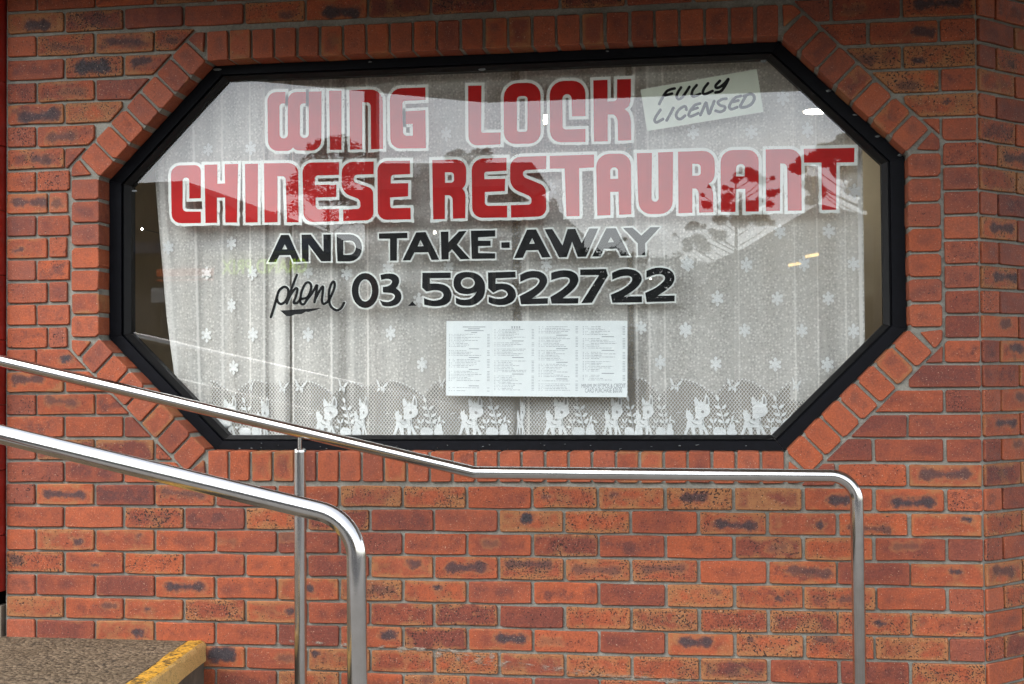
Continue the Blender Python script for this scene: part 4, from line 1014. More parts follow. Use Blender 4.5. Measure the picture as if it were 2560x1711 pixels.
[1.6719,0.7087],[1.6666,0.7078],[1.6617,0.7074],[1.6577,0.7073],[1.6576,0.7073],[1.6537,0.7077],[1.6492,0.7082],[1.6445,0.7088],[1.6401,0.7096],[1.6361,0.7103],[1.6361,
0.7103],[1.6323,0.7115],[1.6282,0.7132],[1.6241,0.7155],[1.6204,0.718],[1.6173,0.7207],[1.6173,0.7207],[1.6146,0.7239],[1.6122,0.7277],[1.6101,0.732],[1.6085,0.7363],
[1.6075,0.7403]],[[[1.6881,0.7491],[1.6874,0.7444],[1.6854,0.7399],[1.6822,0.7359],[1.678,0.7327],[1.6729,0.7302],[1.6673,0.7287],[1.6614,0.7283],[1.6555,0.7289],[1.6499,
0.7306],[1.6448,0.7332],[1.6406,0.7366],[1.6375,0.7407],[1.6356,0.7452],[1.6349,0.75],[1.6356,0.7547],[1.6376,0.7591],[1.6408,0.7631],[1.645,0.7664],[1.6501,0.7688],
[1.6557,0.7703],[1.6616,0.7707],[1.6675,0.7701],[1.6732,0.7684],[1.6782,0.7658],[1.6824,0.7624],[1.6855,0.7583],[1.6874,0.7538]]]],["5",[[1.7388,0.7877],[1.8433,0.7893],
[1.8438,0.7672],[1.7683,0.765],[1.7671,0.7449],[1.7867,0.7453],[1.7931,0.7451],[1.8,0.7444],[1.8069,0.7432],[1.8133,0.7416],[1.8187,0.7398],[1.8188,0.7398],[1.8236,
0.7373],[1.8284,0.7339],[1.8329,0.73],[1.8367,0.7257],[1.8396,0.7215],[1.8396,0.7215],[1.8416,0.717],[1.8432,0.7118],[1.8442,0.7065],[1.8446,0.7014],[1.8444,0.6969],
[1.8444,0.6968],[1.8432,0.6925],[1.8409,0.6879],[1.8379,0.6834],[1.8343,0.6793],[1.8304,0.676],[1.8303,0.6759],[1.8257,0.6731],[1.8201,0.6704],[1.814,0.668],[1.8079,
0.6661],[1.8022,0.6649],[1.8022,0.6649],[1.7963,0.6643],[1.7896,0.6641],[1.7827,0.6642],[1.776,0.6646],[1.7702,0.6654],[1.7681,0.6658],[1.7634,0.6667],[1.7585,0.6679],
[1.754,0.6693],[1.7502,0.6706],[1.7473,0.6719],[1.7406,0.6755],[1.7407,0.6974],[1.7549,0.6922],[1.7586,0.691],[1.7629,0.69],[1.7674,0.689],[1.7717,0.6884],[1.7756,0.688],
[1.7792,0.6878],[1.7842,0.6878],[1.7895,0.6884],[1.7947,0.6893],[1.7994,0.6906],[1.8032,0.6922],[1.8037,0.6924],[1.8067,0.6943],[1.8093,0.6965],[1.8115,0.6989],[1.813,
0.7013],[1.8137,0.7035],[1.8137,0.7035],[1.8135,0.7057],[1.8127,0.7083],[1.8114,0.711],[1.8096,0.7136],[1.8075,0.7159],[1.8075,0.7159],[1.8049,0.7179],[1.8018,0.7197],
[1.7985,0.7212],[1.7951,0.7223],[1.7919,0.7228],[1.7919,0.7228],[1.7886,0.7228],[1.7848,0.7223],[1.7808,0.7214],[1.7769,0.7203],[1.7735,0.7188],[1.7579,0.7112],[1.7395,
0.7284]],[]],["2",[[1.8606,0.7764],[1.8735,0.7828],[1.8771,0.7844],[1.8812,0.7859],[1.8855,0.7872],[1.8897,0.7883],[1.8935,0.7889],[1.9009,0.7899],[1.9073,0.7904],[1.9143,
0.7903],[1.9216,0.7898],[1.9284,0.7889],[1.9343,0.7875],[1.9344,0.7875],[1.9397,0.7854],[1.9452,0.7825],[1.9502,0.779],[1.9545,0.7752],[1.9577,0.7713],[1.9577,0.7713],
[1.96,0.767],[1.9617,0.7621],[1.9628,0.757],[1.9632,0.752],[1.9628,0.7476],[1.9628,0.7475],[1.9615,0.7431],[1.9593,0.738],[1.9565,0.7327],[1.9533,0.7277],[1.9498,0.7233],
[1.9497,0.7232],[1.9456,0.7189],[1.9407,0.7141],[1.9353,0.7093],[1.9298,0.7048],[1.9248,0.701],[1.9042,0.6864],[1.9654,0.6879],[1.9645,0.6669],[1.8637,0.666],[1.8582,
0.6966],[1.884,0.7092],[1.8886,0.7115],[1.8937,0.7143],[1.899,0.7173],[1.904,0.7203],[1.9084,0.7231],[1.9134,0.7264],[1.9174,0.7293],[1.9214,0.7327],[1.9252,0.7362],
[1.9284,0.7397],[1.9308,0.7428],[1.9308,0.7429],[1.9324,0.7459],[1.9335,0.7492],[1.9339,0.7524],[1.9336,0.7553],[1.9327,0.7577],[1.9327,0.7577],[1.9309,0.7597],[1.9284,
0.7616],[1.9253,0.7632],[1.9218,0.7643],[1.9183,0.765],[1.9182,0.765],[1.9144,0.7652],[1.91,0.7651],[1.9055,0.7649],[1.9011,0.7644],[1.8973,0.7637],[1.8967,0.7635],
[1.8929,0.7625],[1.8888,0.7612],[1.8844,0.7597],[1.8803,0.7582],[1.8768,0.7566],[1.8614,0.7493]],[]],["2",[[1.9784,0.7823],[1.9965,0.7871],[2.0002,0.788],[2.0045,0.7889],
[2.009,0.7896],[2.0134,0.7901],[2.0172,0.7905],[2.0225,0.7908],[2.0283,0.7908],[2.0349,0.7904],[2.0417,0.7895],[2.0483,0.7883],[2.0541,0.7867],[2.0541,0.7867],[2.0594,
0.7846],[2.0646,0.7818],[2.0693,0.7785],[2.0732,0.775],[2.0759,0.7715],[2.0759,0.7714],[2.0777,0.7676],[2.0791,0.7632],[2.08,0.7586],[2.0804,0.754],[2.0801,0.7499],
[2.0801,0.7499],[2.079,0.7457],[2.0771,0.7409],[2.0746,0.7358],[2.0717,0.7309],[2.0685,0.7266],[2.0685,0.7265],[2.0647,0.7222],[2.0601,0.7174],[2.0549,0.7125],[2.0497,
0.7079],[2.0448,0.704],[2.0206,0.6861],[2.0796,0.6862],[2.0784,0.6663],[1.9793,0.6667],[1.9742,0.6913],[2.0009,0.7065],[2.0053,0.7092],[2.0102,0.7123],[2.0153,0.7157],
[2.02,0.719],[2.0241,0.7221],[2.0304,0.7271],[2.0341,0.7302],[2.0378,0.7338],[2.0411,0.7376],[2.0439,0.7412],[2.0459,0.7444],[2.0459,0.7444],[2.0471,0.7474],[2.0477,
0.7506],[2.0477,0.7538],[2.0471,0.7566],[2.046,0.7589],[2.046,0.7589],[2.0441,0.7608],[2.0414,0.7624],[2.0382,0.7638],[2.0347,0.7648],[2.0311,0.7653],[2.0311,0.7653],
[2.0272,0.7653],[2.0229,0.7651],[2.0184,0.7647],[2.0141,0.7642],[2.0103,0.7634],[2.0097,0.7633],[2.0059,0.7624],[2.0017,0.7613],[1.9973,0.7601],[1.9931,0.7589],[1.9894,
0.7578],[1.9782,0.7543]],[]],["7",[[2.0868,0.7926],[2.1835,0.7925],[2.1903,0.768],[2.1302,0.668],[2.0899,0.6668],[2.1572,0.7697],[2.0873,0.7716]],[]],["2",[[2.2053,
0.7782],[2.2243,0.7859],[2.2279,0.7872],[2.232,0.7884],[2.2363,0.7895],[2.2406,0.7902],[2.2443,0.7907],[2.2514,0.7913],[2.2577,0.7915],[2.2648,0.7911],[2.2721,0.7902],
[2.2791,0.789],[2.2852,0.7874],[2.2867,0.7869],[2.2922,0.7847],[2.2977,0.7816],[2.3028,0.778],[2.307,0.7741],[2.31,0.7703],[2.31,0.7702],[2.3121,0.7661],[2.3137,0.7617],
[2.3148,0.7572],[2.3152,0.7529],[2.315,0.7494],[2.315,0.7493],[2.3139,0.7457],[2.3119,0.7414],[2.3092,0.7368],[2.3061,0.7321],[2.3027,0.7279],[2.3027,0.7278],[2.2986,
0.7236],[2.2937,0.719],[2.2883,0.7144],[2.2828,0.7102],[2.2776,0.7067],[2.2504,0.6895],[2.3155,0.6895],[2.3149,0.667],[2.2058,0.6669],[2.2001,0.6965],[2.2274,0.7079],
[2.232,0.71],[2.2372,0.7126],[2.2424,0.7155],[2.2473,0.7184],[2.2515,0.7212],[2.2603,0.7274],[2.2642,0.7303],[2.268,0.7337],[2.2716,0.7373],[2.2747,0.7408],[2.2769,
0.7439],[2.2769,0.7439],[2.2784,0.747],[2.2794,0.7502],[2.2798,0.7534],[2.2796,0.7563],[2.2788,0.7586],[2.2788,0.7587],[2.2772,0.7606],[2.2747,0.7625],[2.2718,0.764],
[2.2684,0.7652],[2.265,0.7658],[2.2649,0.7658],[2.2611,0.7661],[2.2569,0.7661],[2.2524,0.7659],[2.2481,0.7655],[2.2444,0.7649],[2.2404,0.7641],[2.2367,0.7633],[2.2326,
0.7621],[2.2283,0.7608],[2.2242,0.7594],[2.2207,0.7581],[2.2065,0.7521]],[]],["2",[[2.3326,0.7828],[2.3523,0.7902],[2.3559,0.7913],[2.36,0.7923],[2.3644,0.7932],[2.3686,
0.7937],[2.3723,0.794],[2.3775,0.7941],[2.3832,0.794],[2.3897,0.7934],[2.3963,0.7924],[2.4028,0.7911],[2.4084,0.7896],[2.4085,0.7896],[2.4136,0.7874],[2.4188,0.7845],
[2.4235,0.7809],[2.4275,0.7771],[2.4303,0.7733],[2.4303,0.7732],[2.4322,0.7691],[2.4338,0.7642],[2.4348,0.7592],[2.4353,0.7542],[2.4352,0.7499],[2.4352,0.7498],[2.4342,
0.7455],[2.4323,0.7406],[2.4297,0.7356],[2.4267,0.7308],[2.4233,0.7267],[2.4233,0.7267],[2.4193,0.7227],[2.4144,0.7184],[2.409,0.714],[2.4035,0.7099],[2.3984,0.7064],
[2.3731,0.6903],[2.4356,0.6901],[2.4348,0.6687],[2.3326,0.6674],[2.3273,0.7015],[2.3522,0.7126],[2.3567,0.7147],[2.3617,0.7174],[2.3669,0.7204],[2.3717,0.7235],[2.3758,
0.7263],[2.3814,0.7304],[2.3852,0.7333],[2.3889,0.7366],[2.3925,0.7401],[2.3955,0.7433],[2.3977,0.7462],[2.3977,0.7462],[2.3992,0.749],[2.4001,0.7521],[2.4006,0.7552],
[2.4004,0.7582],[2.3996,0.7608],[2.3996,0.7609],[2.398,0.7631],[2.3956,0.7652],[2.3926,0.767],[2.3894,0.7684],[2.386,0.7692],[2.3858,0.7692],[2.3821,0.7696],[2.3778,
0.7696],[2.3734,0.7694],[2.3692,0.769],[2.3655,0.7684],[2.3615,0.7674],[2.3578,0.7665],[2.3537,0.7654],[2.3495,0.764],[2.3454,0.7627],[2.3419,0.7614],[2.3324,0.7575]],[]],
["_",[[0.9276,0.6558],[1.0937,0.6636],[1.0666,0.6548],[1.0396,0.6487],[1.0294,0.6498],[1.0125,0.6409],[0.9887,0.6405],[0.9684,0.6333],[0.9531,0.6335]],[]]]
SCRIPT = [["p",0.0103,[[[0.8901,0.631],[0.9038,0.6719],[0.9193,0.7242],[0.9313,0.7404],[0.9466,0.7467],[0.9592,0.7366],[0.9591,0.7137],[0.9482,0.6909],[0.9311,0.6807],[0.9192,
0.6881],[0.9148,0.698]]]],["h",0.0099,[[[0.9947,0.7918],[0.9824,0.7625],[0.9687,0.7267],[0.9542,0.6826]],[[0.9584,0.694],[0.972,0.72],[0.9884,0.7394],[0.9965,0.736],
[0.9907,0.7099],[0.9814,0.6855],[0.994,0.683]]]],["o",0.0099,[[[0.994,0.683],[1.0059,0.6966],[1.0128,0.726],[1.0264,0.7552],[1.04,0.7625],[1.0508,0.7515],[1.0483,0.7287],
[1.0364,0.7059],[1.0178,0.6997],[1.0076,0.6982],[1.0092,0.6835],[1.0211,0.6784],[1.0347,0.6962],[1.0534,0.7188]]]],["n",0.0099,[[[1.0534,0.7188],[1.0636,0.7349],[1.0744,
0.7518],[1.0703,0.7185],[1.0641,0.6859]],[[1.0661,0.6957],[1.0838,0.7281],[1.0974,0.7458],[1.0973,0.7246],[1.0938,0.692],[1.1005,0.6788],[1.1157,0.6858]]]],["e",0.0099,
[[[1.1157,0.6858],[1.1309,0.711],[1.1438,0.7434],[1.1419,0.7624],[1.1328,0.7583],[1.1226,0.7307],[1.1214,0.6948],[1.1291,0.6686],[1.1509,0.6537],[1.1694,0.6622],[1.1812,
0.6816]]]]]
GY = 0.145
def flat(name, out, holes, y, mat, parent):
    polys = [[Vector((x, z, 0)) for x, z in out]] + [[Vector((x, z, 0)) for x, z in h] for h in holes]
    tris = tessellate_polygon(polys)
    vv = [(q.x, y, q.y) for p in polys for q in p]
    ff = []
    for t in tris:
        a, b, c = (vv[i] for i in t)
        if (b[0] - a[0]) * (c[2] - a[2]) - (b[2] - a[2]) * (c[0] - a[0]) < 0:
            t = (t[0], t[2], t[1])
        ff.append(tuple(t))
    return part(name, vv, ff, mat, parent)

def refine(pts, step):
    out = []
    for i in range(len(pts)):
        a, b = pts[i], pts[(i + 1) % len(pts)]
        m = max(1, int(math.dist(a, b) / step))
        out += [(a[0] + (b[0] - a[0]) * k / m, a[1] + (b[1] - a[1]) * k / m) for k in range(m)]
    return out

def rim(name, out, holes, w, y, mat, parent, zmid):
    vv, ff = [], []
    for idx, c in enumerate([out] + holes):
        # drop nearly coincident points, then refine long edges so that the rim can be uneven
        q = [c[i] for i in range(len(c)) if math.dist(c[i], c[i - 1]) > 0.0006]
        if (area(q) > 0) != (idx == 0):
            q = q[::-1]
        q = refine(q, 0.012)
        n = len(q)
        base = len(vv)
        for i in range(n):
            a, b, d = Vector(q[i - 1]), Vector(q[i]), Vector(q[(i + 1) % n])
            e1, e2 = (b - a).normalized(), (d - b).normalized()
            n1, n2 = Vector((e1.y, -e1.x)), Vector((e2.y, -e2.x))
            m = (n1 + n2)
            m = m.normalized() if m.length > 1e-4 else n1
            k = w / max(0.62, m.dot(n1))
            low = b.y < zmid
            k *= R.uniform(0.72, 1.12) if low else R.uniform(0.95, 1.05)
            if idx:
                k *= 0.8
            p0, p1 = b - m * w * .12, b + m * k
            vv += [(p0.x, y, p0.y), (p1.x, y, p1.y)]
        for i in range(n):
            j = (i + 1) % n
            ff.append((base + 2 * i, base + 2 * i + 1, base + 2 * j + 1, base + 2 * j))
    return part(name, vv, ff, mat, parent)

for i, (ch, out, holes) in enumerate(RED):
    o = flat('red_letter', out, holes, GY, M['red'], win)
    zs = [q[1] for q in out]
    rim('letter_outline', out, holes, 0.0118, GY + .0006 + .00012 * (i % 8), M['flake'], o, (min(zs) * .6 + max(zs) * .4) if i >= 8 else min(zs) + .02)
for i, (ch, out, holes) in enumerate(BLACK):
    o = flat('black_letter', out, holes, GY, M['black'], win)
    if ch not in '_.':
        rim('letter_outline', out, holes, 0.0065, GY + .0016 + .00012 * (i % 8), M['flake'], o, 9)

def ribbon(pts, w):
    """a round-ended brush stroke along a smoothed polyline, as vertices (x, z) and faces"""
    pts = [Vector(p) for p in pts]
    P = [pts[0] * 2 - pts[1]] + pts + [pts[-1] * 2 - pts[-2]]
    s = []
    for i in range(1, len(P) - 2):
        for k in range(6):
            t = k / 6
            a, b, c, d = P[i - 1], P[i], P[i + 1], P[i + 2]
            s.append(0.5 * ((2 * b) + (c - a) * t + (2 * a - 5 * b + 4 * c - d) * t * t + (3 * b - a - 3 * c + d) * t ** 3))
    s.append(pts[-1])
    vv, ff = [], []
    n = len(s)
    for i in range(n):
        t = (s[min(i + 1, n - 1)] - s[max(i - 1, 0)]).normalized()
        nn = Vector((-t.y, t.x)) * (w / 2)
        vv += [tuple(s[i] + nn), tuple(s[i] - nn)]
    for i in range(n - 1):
        ff.append((2 * i, 2 * i + 1, 2 * i + 3, 2 * i + 2))
    for end, sg in ((0, -1), (n - 1, 1)):
        t = (s[1] - s[0]).normalized() if end == 0 else (s[-1] - s[-2]).normalized()
        nn = Vector((-t.y, t.x))
        base = len(vv)
        for k in range(7):
            q = math.pi * k / 6
            vv.append(tuple(s[end] + nn * (w / 2) * math.cos(q) + t * sg * (w / 2) * math.sin(q)))
        ff.append(tuple(range(base, base + 7)) if sg < 0 else tuple(range(base + 6, base - 1, -1)))
    return vv, ff

def strokes(name, L, y, mat, parent):
    ch, w, lines = L
    b = MB()
    for k, ln in enumerate(lines):
        vv, ff = ribbon(ln, w)
        b.add([(x, y - .00015 * k, z) for x, z in vv], ff)
    return b.build(name, mat, parent)
for i, L in enumerate(SCRIPT):
    o = strokes('black_letter', L, GY - .0002 * (i % 2), M['black'], win)
    strokes('letter_outline', (L[0], L[1] + .0035, [[(x + .002, z + .0005) for x, z in ln] for ln in L[2]]), GY + .0026 + .0001 * i, M['flake'], o)

# ------------------------------------------------------------------ papers taped to the inside of the glass
NOTICE = [[2.3164,1.4565],[2.7417,1.516],[2.7645,1.3574],[2.3396,1.3014]]
LICENSED = [["F",0.0103,[[[2.3856,1.4003],[2.3965,1.4214],[2.4117,1.4445],[2.4266,1.4526],[2.4426,1.4558]],[[2.4051,1.4308],[2.4179,1.4335],[2.4329,1.4369]]]],["U",0.0103,[[[2.4661,
1.4586],[2.4542,1.4408],[2.4494,1.4259],[2.4561,1.416],[2.4689,1.4209],[2.4839,1.4396],[2.4968,1.4595]]]],["L",0.0103,[[[2.5234,1.465],[2.5094,1.4473],[2.505,1.4303],
[2.5134,1.4239],[2.5358,1.4323]]]],["L",0.0103,[[[2.5651,1.4702],[2.5508,1.4521],[2.5457,1.4362],[2.5548,1.431],[2.5813,1.4413]]]],["Y",0.0107,[[[2.608,1.4773],[2.5931,
1.4612],[2.5961,1.4521],[2.6109,1.4562],[2.6279,1.4705],[2.6386,1.4829]],[[2.6386,1.4808],[2.6257,1.4567],[2.6108,1.4391],[2.5918,1.4351]]]],["L",0.0103,[[[2.3897,1.3787],
[2.3724,1.3534],[2.368,1.3385],[2.3765,1.3329],[2.399,1.3439]]]],["I",0.0103,[[[2.4371,1.3838],[2.4247,1.3602],[2.4123,1.3381]]]],["C",0.0103,[[[2.485,1.3756],[2.4823,
1.3865],[2.4739,1.3874],[2.4557,1.3741],[2.447,1.3573],[2.4522,1.3442],[2.4649,1.3427],[2.4799,1.3535]]]],["E",0.0103,[[[2.5348,1.397],[2.5152,1.3902],[2.5002,1.3725],
[2.4933,1.3556],[2.5021,1.3506],[2.5287,1.3608]],[[2.5045,1.3745],[2.5257,1.3808]]]],["N",0.0107,[[[2.536,1.3541],[2.5468,1.3773],[2.5566,1.3988],[2.5616,1.3789],[2.5678,
1.3572],[2.5775,1.3804],[2.5868,1.4032]]]],["S",0.0103,[[[2.6315,1.4112],[2.6147,1.409],[2.6002,1.3989],[2.6081,1.3874],[2.6249,1.3819],[2.6227,1.3692],[2.6079,1.3633],
[2.5911,1.3675]]]],["E",0.0103,[[[2.6841,1.4188],[2.6641,1.4136],[2.6482,1.3971],[2.6413,1.3792],[2.649,1.3714],[2.67,1.3781]],[[2.6534,1.398],[2.6745,1.4029]]]],["D",
0.0107,[[[2.703,1.4206],[2.6923,1.4019],[2.6812,1.3792],[2.7004,1.3777],[2.7215,1.388],[2.7321,1.4068],[2.7281,1.4208],[2.7156,1.4244],[2.6946,1.4178]]]]]
c = [sum(q[i] for q in NOTICE) / 4 for i in (0, 1)]
nt = thing('licence_notice', 'tilted pale green card hand lettered FULLY LICENSED in the upper right of the window', 'notice', (c[0], .149, c[1]))
MB().prism(NOTICE[::-1], .149, .1496).build('card', M['notice'], nt)
for L in LICENSED:
    strokes('brush_letter', L, .1482, M['marker'], nt)

MENU = [[[1.5781,0.6069],[1.752,0.605],[1.7491,0.3228],[1.5747,0.3262]],[[1.752,0.605],[1.92,0.6032],[1.917,0.3208],[1.7491,0.3228]],[[1.92,0.6032],[2.0845,0.6017],[2.0815,
0.3188],[1.917,0.3208]],[[2.0845,0.6017],[2.2606,0.5998],[2.2578,0.3168],[2.0815,0.3188]]]
def bilerp(q, u, w):
    """q: top-left, top-right, bottom-right, bottom-left"""
    a = (q[0][0] + (q[1][0] - q[0][0]) * u, q[0][1] + (q[1][1] - q[0][1]) * u)
    b = (q[3][0] + (q[2][0] - q[3][0]) * u, q[3][1] + (q[2][1] - q[3][1]) * u)
    return (a[0] + (b[0] - a[0]) * w, a[1] + (b[1] - a[1]) * w)
where = ['leftmost menu page of the four taped inside the glass, headed by four centred lines', 'second menu page from the left, with four Chinese characters at its top',
         'third menu page from the left, printed in even rows to its foot', 'rightmost menu page with the minimum card purchase line in larger type at its foot']
def text_mesh(body, size, mat, name, parent, corner, bold=0.0):
    cu = bpy.data.curves.new('text', 'FONT')
    cu.body = body
    cu.size = size
    cu.align_x = 'CENTER'
    cu.offset = bold
    ob = bpy.data.objects.new('text', cu)
    col.objects.link(ob)
    dg = bpy.context.evaluated_depsgraph_get()
    me = bpy.data.meshes.new_from_object(ob.evaluated_get(dg))
    bpy.data.objects.remove(ob)
    return me
for k, q in enumerate(MENU):
    c = [sum(p[i] for p in q) / 4 for i in (0, 1)]
    y = .148 + .0004 * (k % 2)
    ms = thing('menu_page', where[k], 'menu', (c[0], y, c[1]), group='menu pages taped inside the window')
    MB().prism(q[::-1], y, y + .0002).build('sheet', M['paper'], ms)
    pr = MB()
    yy = y - .0003
    def bar(u0, u1, w, h=.0052):
        a, b, d, e = bilerp(q, u0, w), bilerp(q, u1, w), bilerp(q, u1, w + h), bilerp(q, u0, w + h)
        pr.add([(e[0], yy, e[1]), (d[0], yy, d[1]), (b[0], yy, b[1]), (a[0], yy, a[1])], [(0, 1, 2, 3)])
    row = 0.075 if k != 1 else .11
    if k == 0:
        for uu, ww in ((.36, .86), (.48, .74), (.40, .82), (.55, .68)):
            bar(uu, ww, row, .008); row += .025
    if k == 1:
        for j in range(4):
            u = .44 + j * .055
            for (du0, du1, dw, hh) in ((0, .038, 0, .005), (.004, .034, .011, .005), (0, .038, .022, .005), (.015, .022, -.004, .03)):
                bar(u + du0, u + du1, .072 + dw, hh)
    end = .78 if k == 3 else .93
    nxt = R.randint(5, 9)
    while row < end:
        if nxt == 0:
            row += .008
            bar(.46 if k else .5, .72, row, .008)
            nxt = R.randint(4, 13)
            row += .027
            continue
        nxt -= 1
        if R.random() < .94:
            bar(.06, .085, row)
            for j in range(4):
                if R.random() < .75:
                    bar(.115 + .03 * j, .132 + .03 * j, row)
            u, e = .235, R.uniform(.4, .78)
            while u < e:
                w = R.uniform(.03, .10)
                bar(u, min(u + w, e), row, R.choice((.0042, .005, .0056)))
                u += w + .014
            bar(.90, .955, row)
        row += .0205
    o = pr.build('printed_rows', M['ink'], ms)
    o['kind'] = 'stuff'
    if k == 3:
        for body, w in (('MINIMUM EFTPOS & CREDIT', .88), ('CARD PURCHASE $20.00', .94)):
            me = text_mesh(body, .0225, M['ink'], 'printed_line', ms, None)
            p = bilerp(q, .5, w)
            xs = [vv.co.x for vv in me.vertices]
            W = max(xs) - min(xs)
            target = (q[1][0] - q[0][0]) * (.93 if 'MIN' in body else .78)
            for vv in me.vertices:
                vv.co = (vv.co.x * target / W + p[0] - c[0], yy - y, vv.co.y + p[1] - c[1])
            me.materials.append(M['ink'])
            link(bpy.data.objects.new('printed_line', me), ms)

# ------------------------------------------------------------------ the net curtain
FOLD = [[0.4038,0.0258,0.22],[0.4537,0.0194,0.2],[0.5648,0.0065,0.3],[0.6636,0.0065,0.2],[0.7211,0.0161,-0.06],[0.7816,0.0065,0.25],[0.8028,0.0194,0.05],[0.8386,0.0065,0.28],
[0.8484,0.0113,-0.15],[0.9004,0.0355,0.22],[0.9425,0.0065,-0.5],[0.9522,0.0048,0.3],[1.0135,0.0161,0.05],[1.1099,0.0065,0.3],[1.1516,0.029,-0.16],[1.1899,0.0129,0.1],
[1.252,0.0065,0.3],[1.2695,0.0161,0.08],[1.4748,0.0484,0.04],[1.6155,0.0645,-0.04],[1.8352,0.0274,-0.28],[1.8766,0.0065,0.3],[2.0004,0.0968,0.04],[2.2679,0.0194,-0.28],
[2.2904,0.0065,0.3],[2.3173,0.0194,-0.05],[2.3382,0.0065,0.22],[2.3546,0.0161,0.08],[2.3949,0.0048,0.2],[2.5253,0.0645,-0.03],[2.6695,0.0032,0.12],[2.8732,0.0032,0.2],
[2.9555,0.0032,0.2],[3.0058,0.0323,-0.05],[3.0574,0.0032,0.18],[3.0846,0.0129,0.05],[3.1103,0.0113,0.35]]
CURTAIN_LEFT = [[0.3711,1.4258],[0.3909,1.1542],[0.4207,0.8674],[0.4404,0.6294],[0.4601,0.4711],[0.4978,0.1556]]
CURTAIN_RIGHT = 3.1221
SCALLOP = [[0.6187,0.3833,0.7089,0.32],[0.7089,0.32,0.8021,0.3853],[0.8021,0.3853,0.8477,0.3741],[1.0094,0.3793,1.112,0.3338],[1.1888,0.3751,1.2286,0.3595],[1.3444,0.3804,1.4747,
0.3213],[1.4747,0.3213,1.536,0.3777],[2.2959,0.3835,2.3758,0.3202],[2.4566,0.378,2.5814,0.3163],[2.5814,0.3163,2.6407,0.3709],[2.6773,0.3766,2.7946,0.3094],[2.7946,0.3094,
2.8517,0.3622]]
CZ0, CZ1, CY = 0.150, 1.60, 0.225
def left_edge(z):
    L = CURTAIN_LEFT
    for (xa, za), (xb, zb) in zip(L[:-1], L[1:]):
        if z >= zb:
            return xa + (xb - xa) * (z - za) / (zb - za)
    return L[-1][0]
def fold_at(x, z):
    cov, dy = 0.63, 0.0
    for fx, w, d in FOLD:
        if fx < 0.62:      # the gathered left edge leans with the hem
            fx = fx + (left_edge(z) - left_edge(0.62)) * max(0, (0.62 - fx) / 0.25)
        g = max(0.0, 1 - (abs(x - fx) / max(w * .75, .003)) ** 4)
        cov += 1.25 * d * g
        dy -= 0.012 * d * math.exp(-((x - fx) / max(w * 2, .012)) ** 2)
    left = max(0, min(1, (1.0 - x) / 0.5))
    dy += 0.0085 * math.sin(x * 58 + 1.5 * math.sin(x * 9)) * (0.25 + 0.75 * left) + 0.006 * math.sin(x * 21 + z * .8)
    cov += 0.05 * math.sin(x * 58 + 1.5 * math.sin(x * 9) + 1.0) * (0.4 + 0.6 * left) + 0.03 * math.sin(x * 37 + 2)
    return cov, dy
def hem_line(x):
    best = 0.30
    pts = [(s[0], s[1]) for s in SCALLOP] + [(s[2], s[3]) for s in SCALLOP]
    pts.sort()
    for (xa, za), (xb, zb) in zip(pts[:-1], pts[1:]):
        if xa <= x <= xb and xb > xa:
            t = (x - xa) / (xb - xa)
            hi, lo = max(za, zb), min(za, zb)
            t = t if za > zb else 1 - t
            return hi - (hi - lo) * t ** 1.7
    return best if x > 0 else best
NXC, NZC = 760, 110
vv, ff, cv, hm = [], [], [], []
for j in range(NZC + 1):
    z = CZ0 + (CZ1 - CZ0) * j / NZC
    xl = left_edge(z)
    for i in range(NXC + 1):
        x = xl + (CURTAIN_RIGHT - xl) * i / NXC
        c, dy = fold_at(x, z)
        vv.append((x, CY + dy, z)); cv.append(c + (0.25 if z < CZ0 + .006 else 0)); hm.append(max(0.0, min(1.0, (hem_line(x) - z) / .012 + .5)))
for j in range(NZC):
    for i in range(NXC):
        a = j * (NXC + 1) + i
        ff.append((a, a + 1, a + NXC + 2, a + NXC + 1))
net = thing('net_curtain', 'sheer white lace curtain with flowers and a fawn border hanging behind the glass', 'curtain', (1.75, CY, CZ0))
cloth = part('lace_cloth', vv, ff, M['curtain'], net, smooth=True)
for nm, data in (('cover', cv), ('hem', hm)):
    at = cloth.data.attributes.new(nm, 'FLOAT', 'POINT')
    at.data.foreach_set('value', data)

def motif(name, polys, cx, cz, sx=1.0, sz=1.0, lift=.004):
    b = MB()
    for k, p in enumerate(polys):
        q = [(cx + x * sx, cz + z * sz) for x, z in p]
        if area(q) < 0:
            q = q[::-1]
        tris = tessellate_polygon([[Vector((x, z, 0)) for x, z in q]])
        v3 = [(x, CY + fold_at(x, z)[1] - lift - .0003 * k, z) for x, z in q]
        f3 = []
        for t in tris:
            a, d, e = (q[i] for i in t)
            f3.append(tuple(t) if (d[0] - a[0]) * (e[1] - a[1]) - (d[1] - a[1]) * (e[0] - a[0]) > 0 else (t[0], t[2], t[1]))
        b.add(v3, f3)
    return b.build(name, M['motif'], net)
def petal(ang, r0, r1, w):
    c, s = math.cos(ang), math.sin(ang)
    pts = [(r0, 0), (r0 + (r1 - r0) * .35, -w), (r0 + (r1 - r0) * .7, -w * .8), (r1, 0), (r0 + (r1 - r0) * .7, w * .8), (r0 + (r1 - r0) * .35, w)]
    return [(x * c - z * s, x * s + z * c) for x, z in pts]
def blob(rx, rz, n=14, wob=0.0, cx=0, cz=0):
    return [(cx + rx * math.cos(2 * math.pi * i / n) * (1 + wob * (-1) ** i), cz + rz * math.sin(2 * math.pi * i / n) * (1 + wob * (-1) ** i)) for i in range(n)]
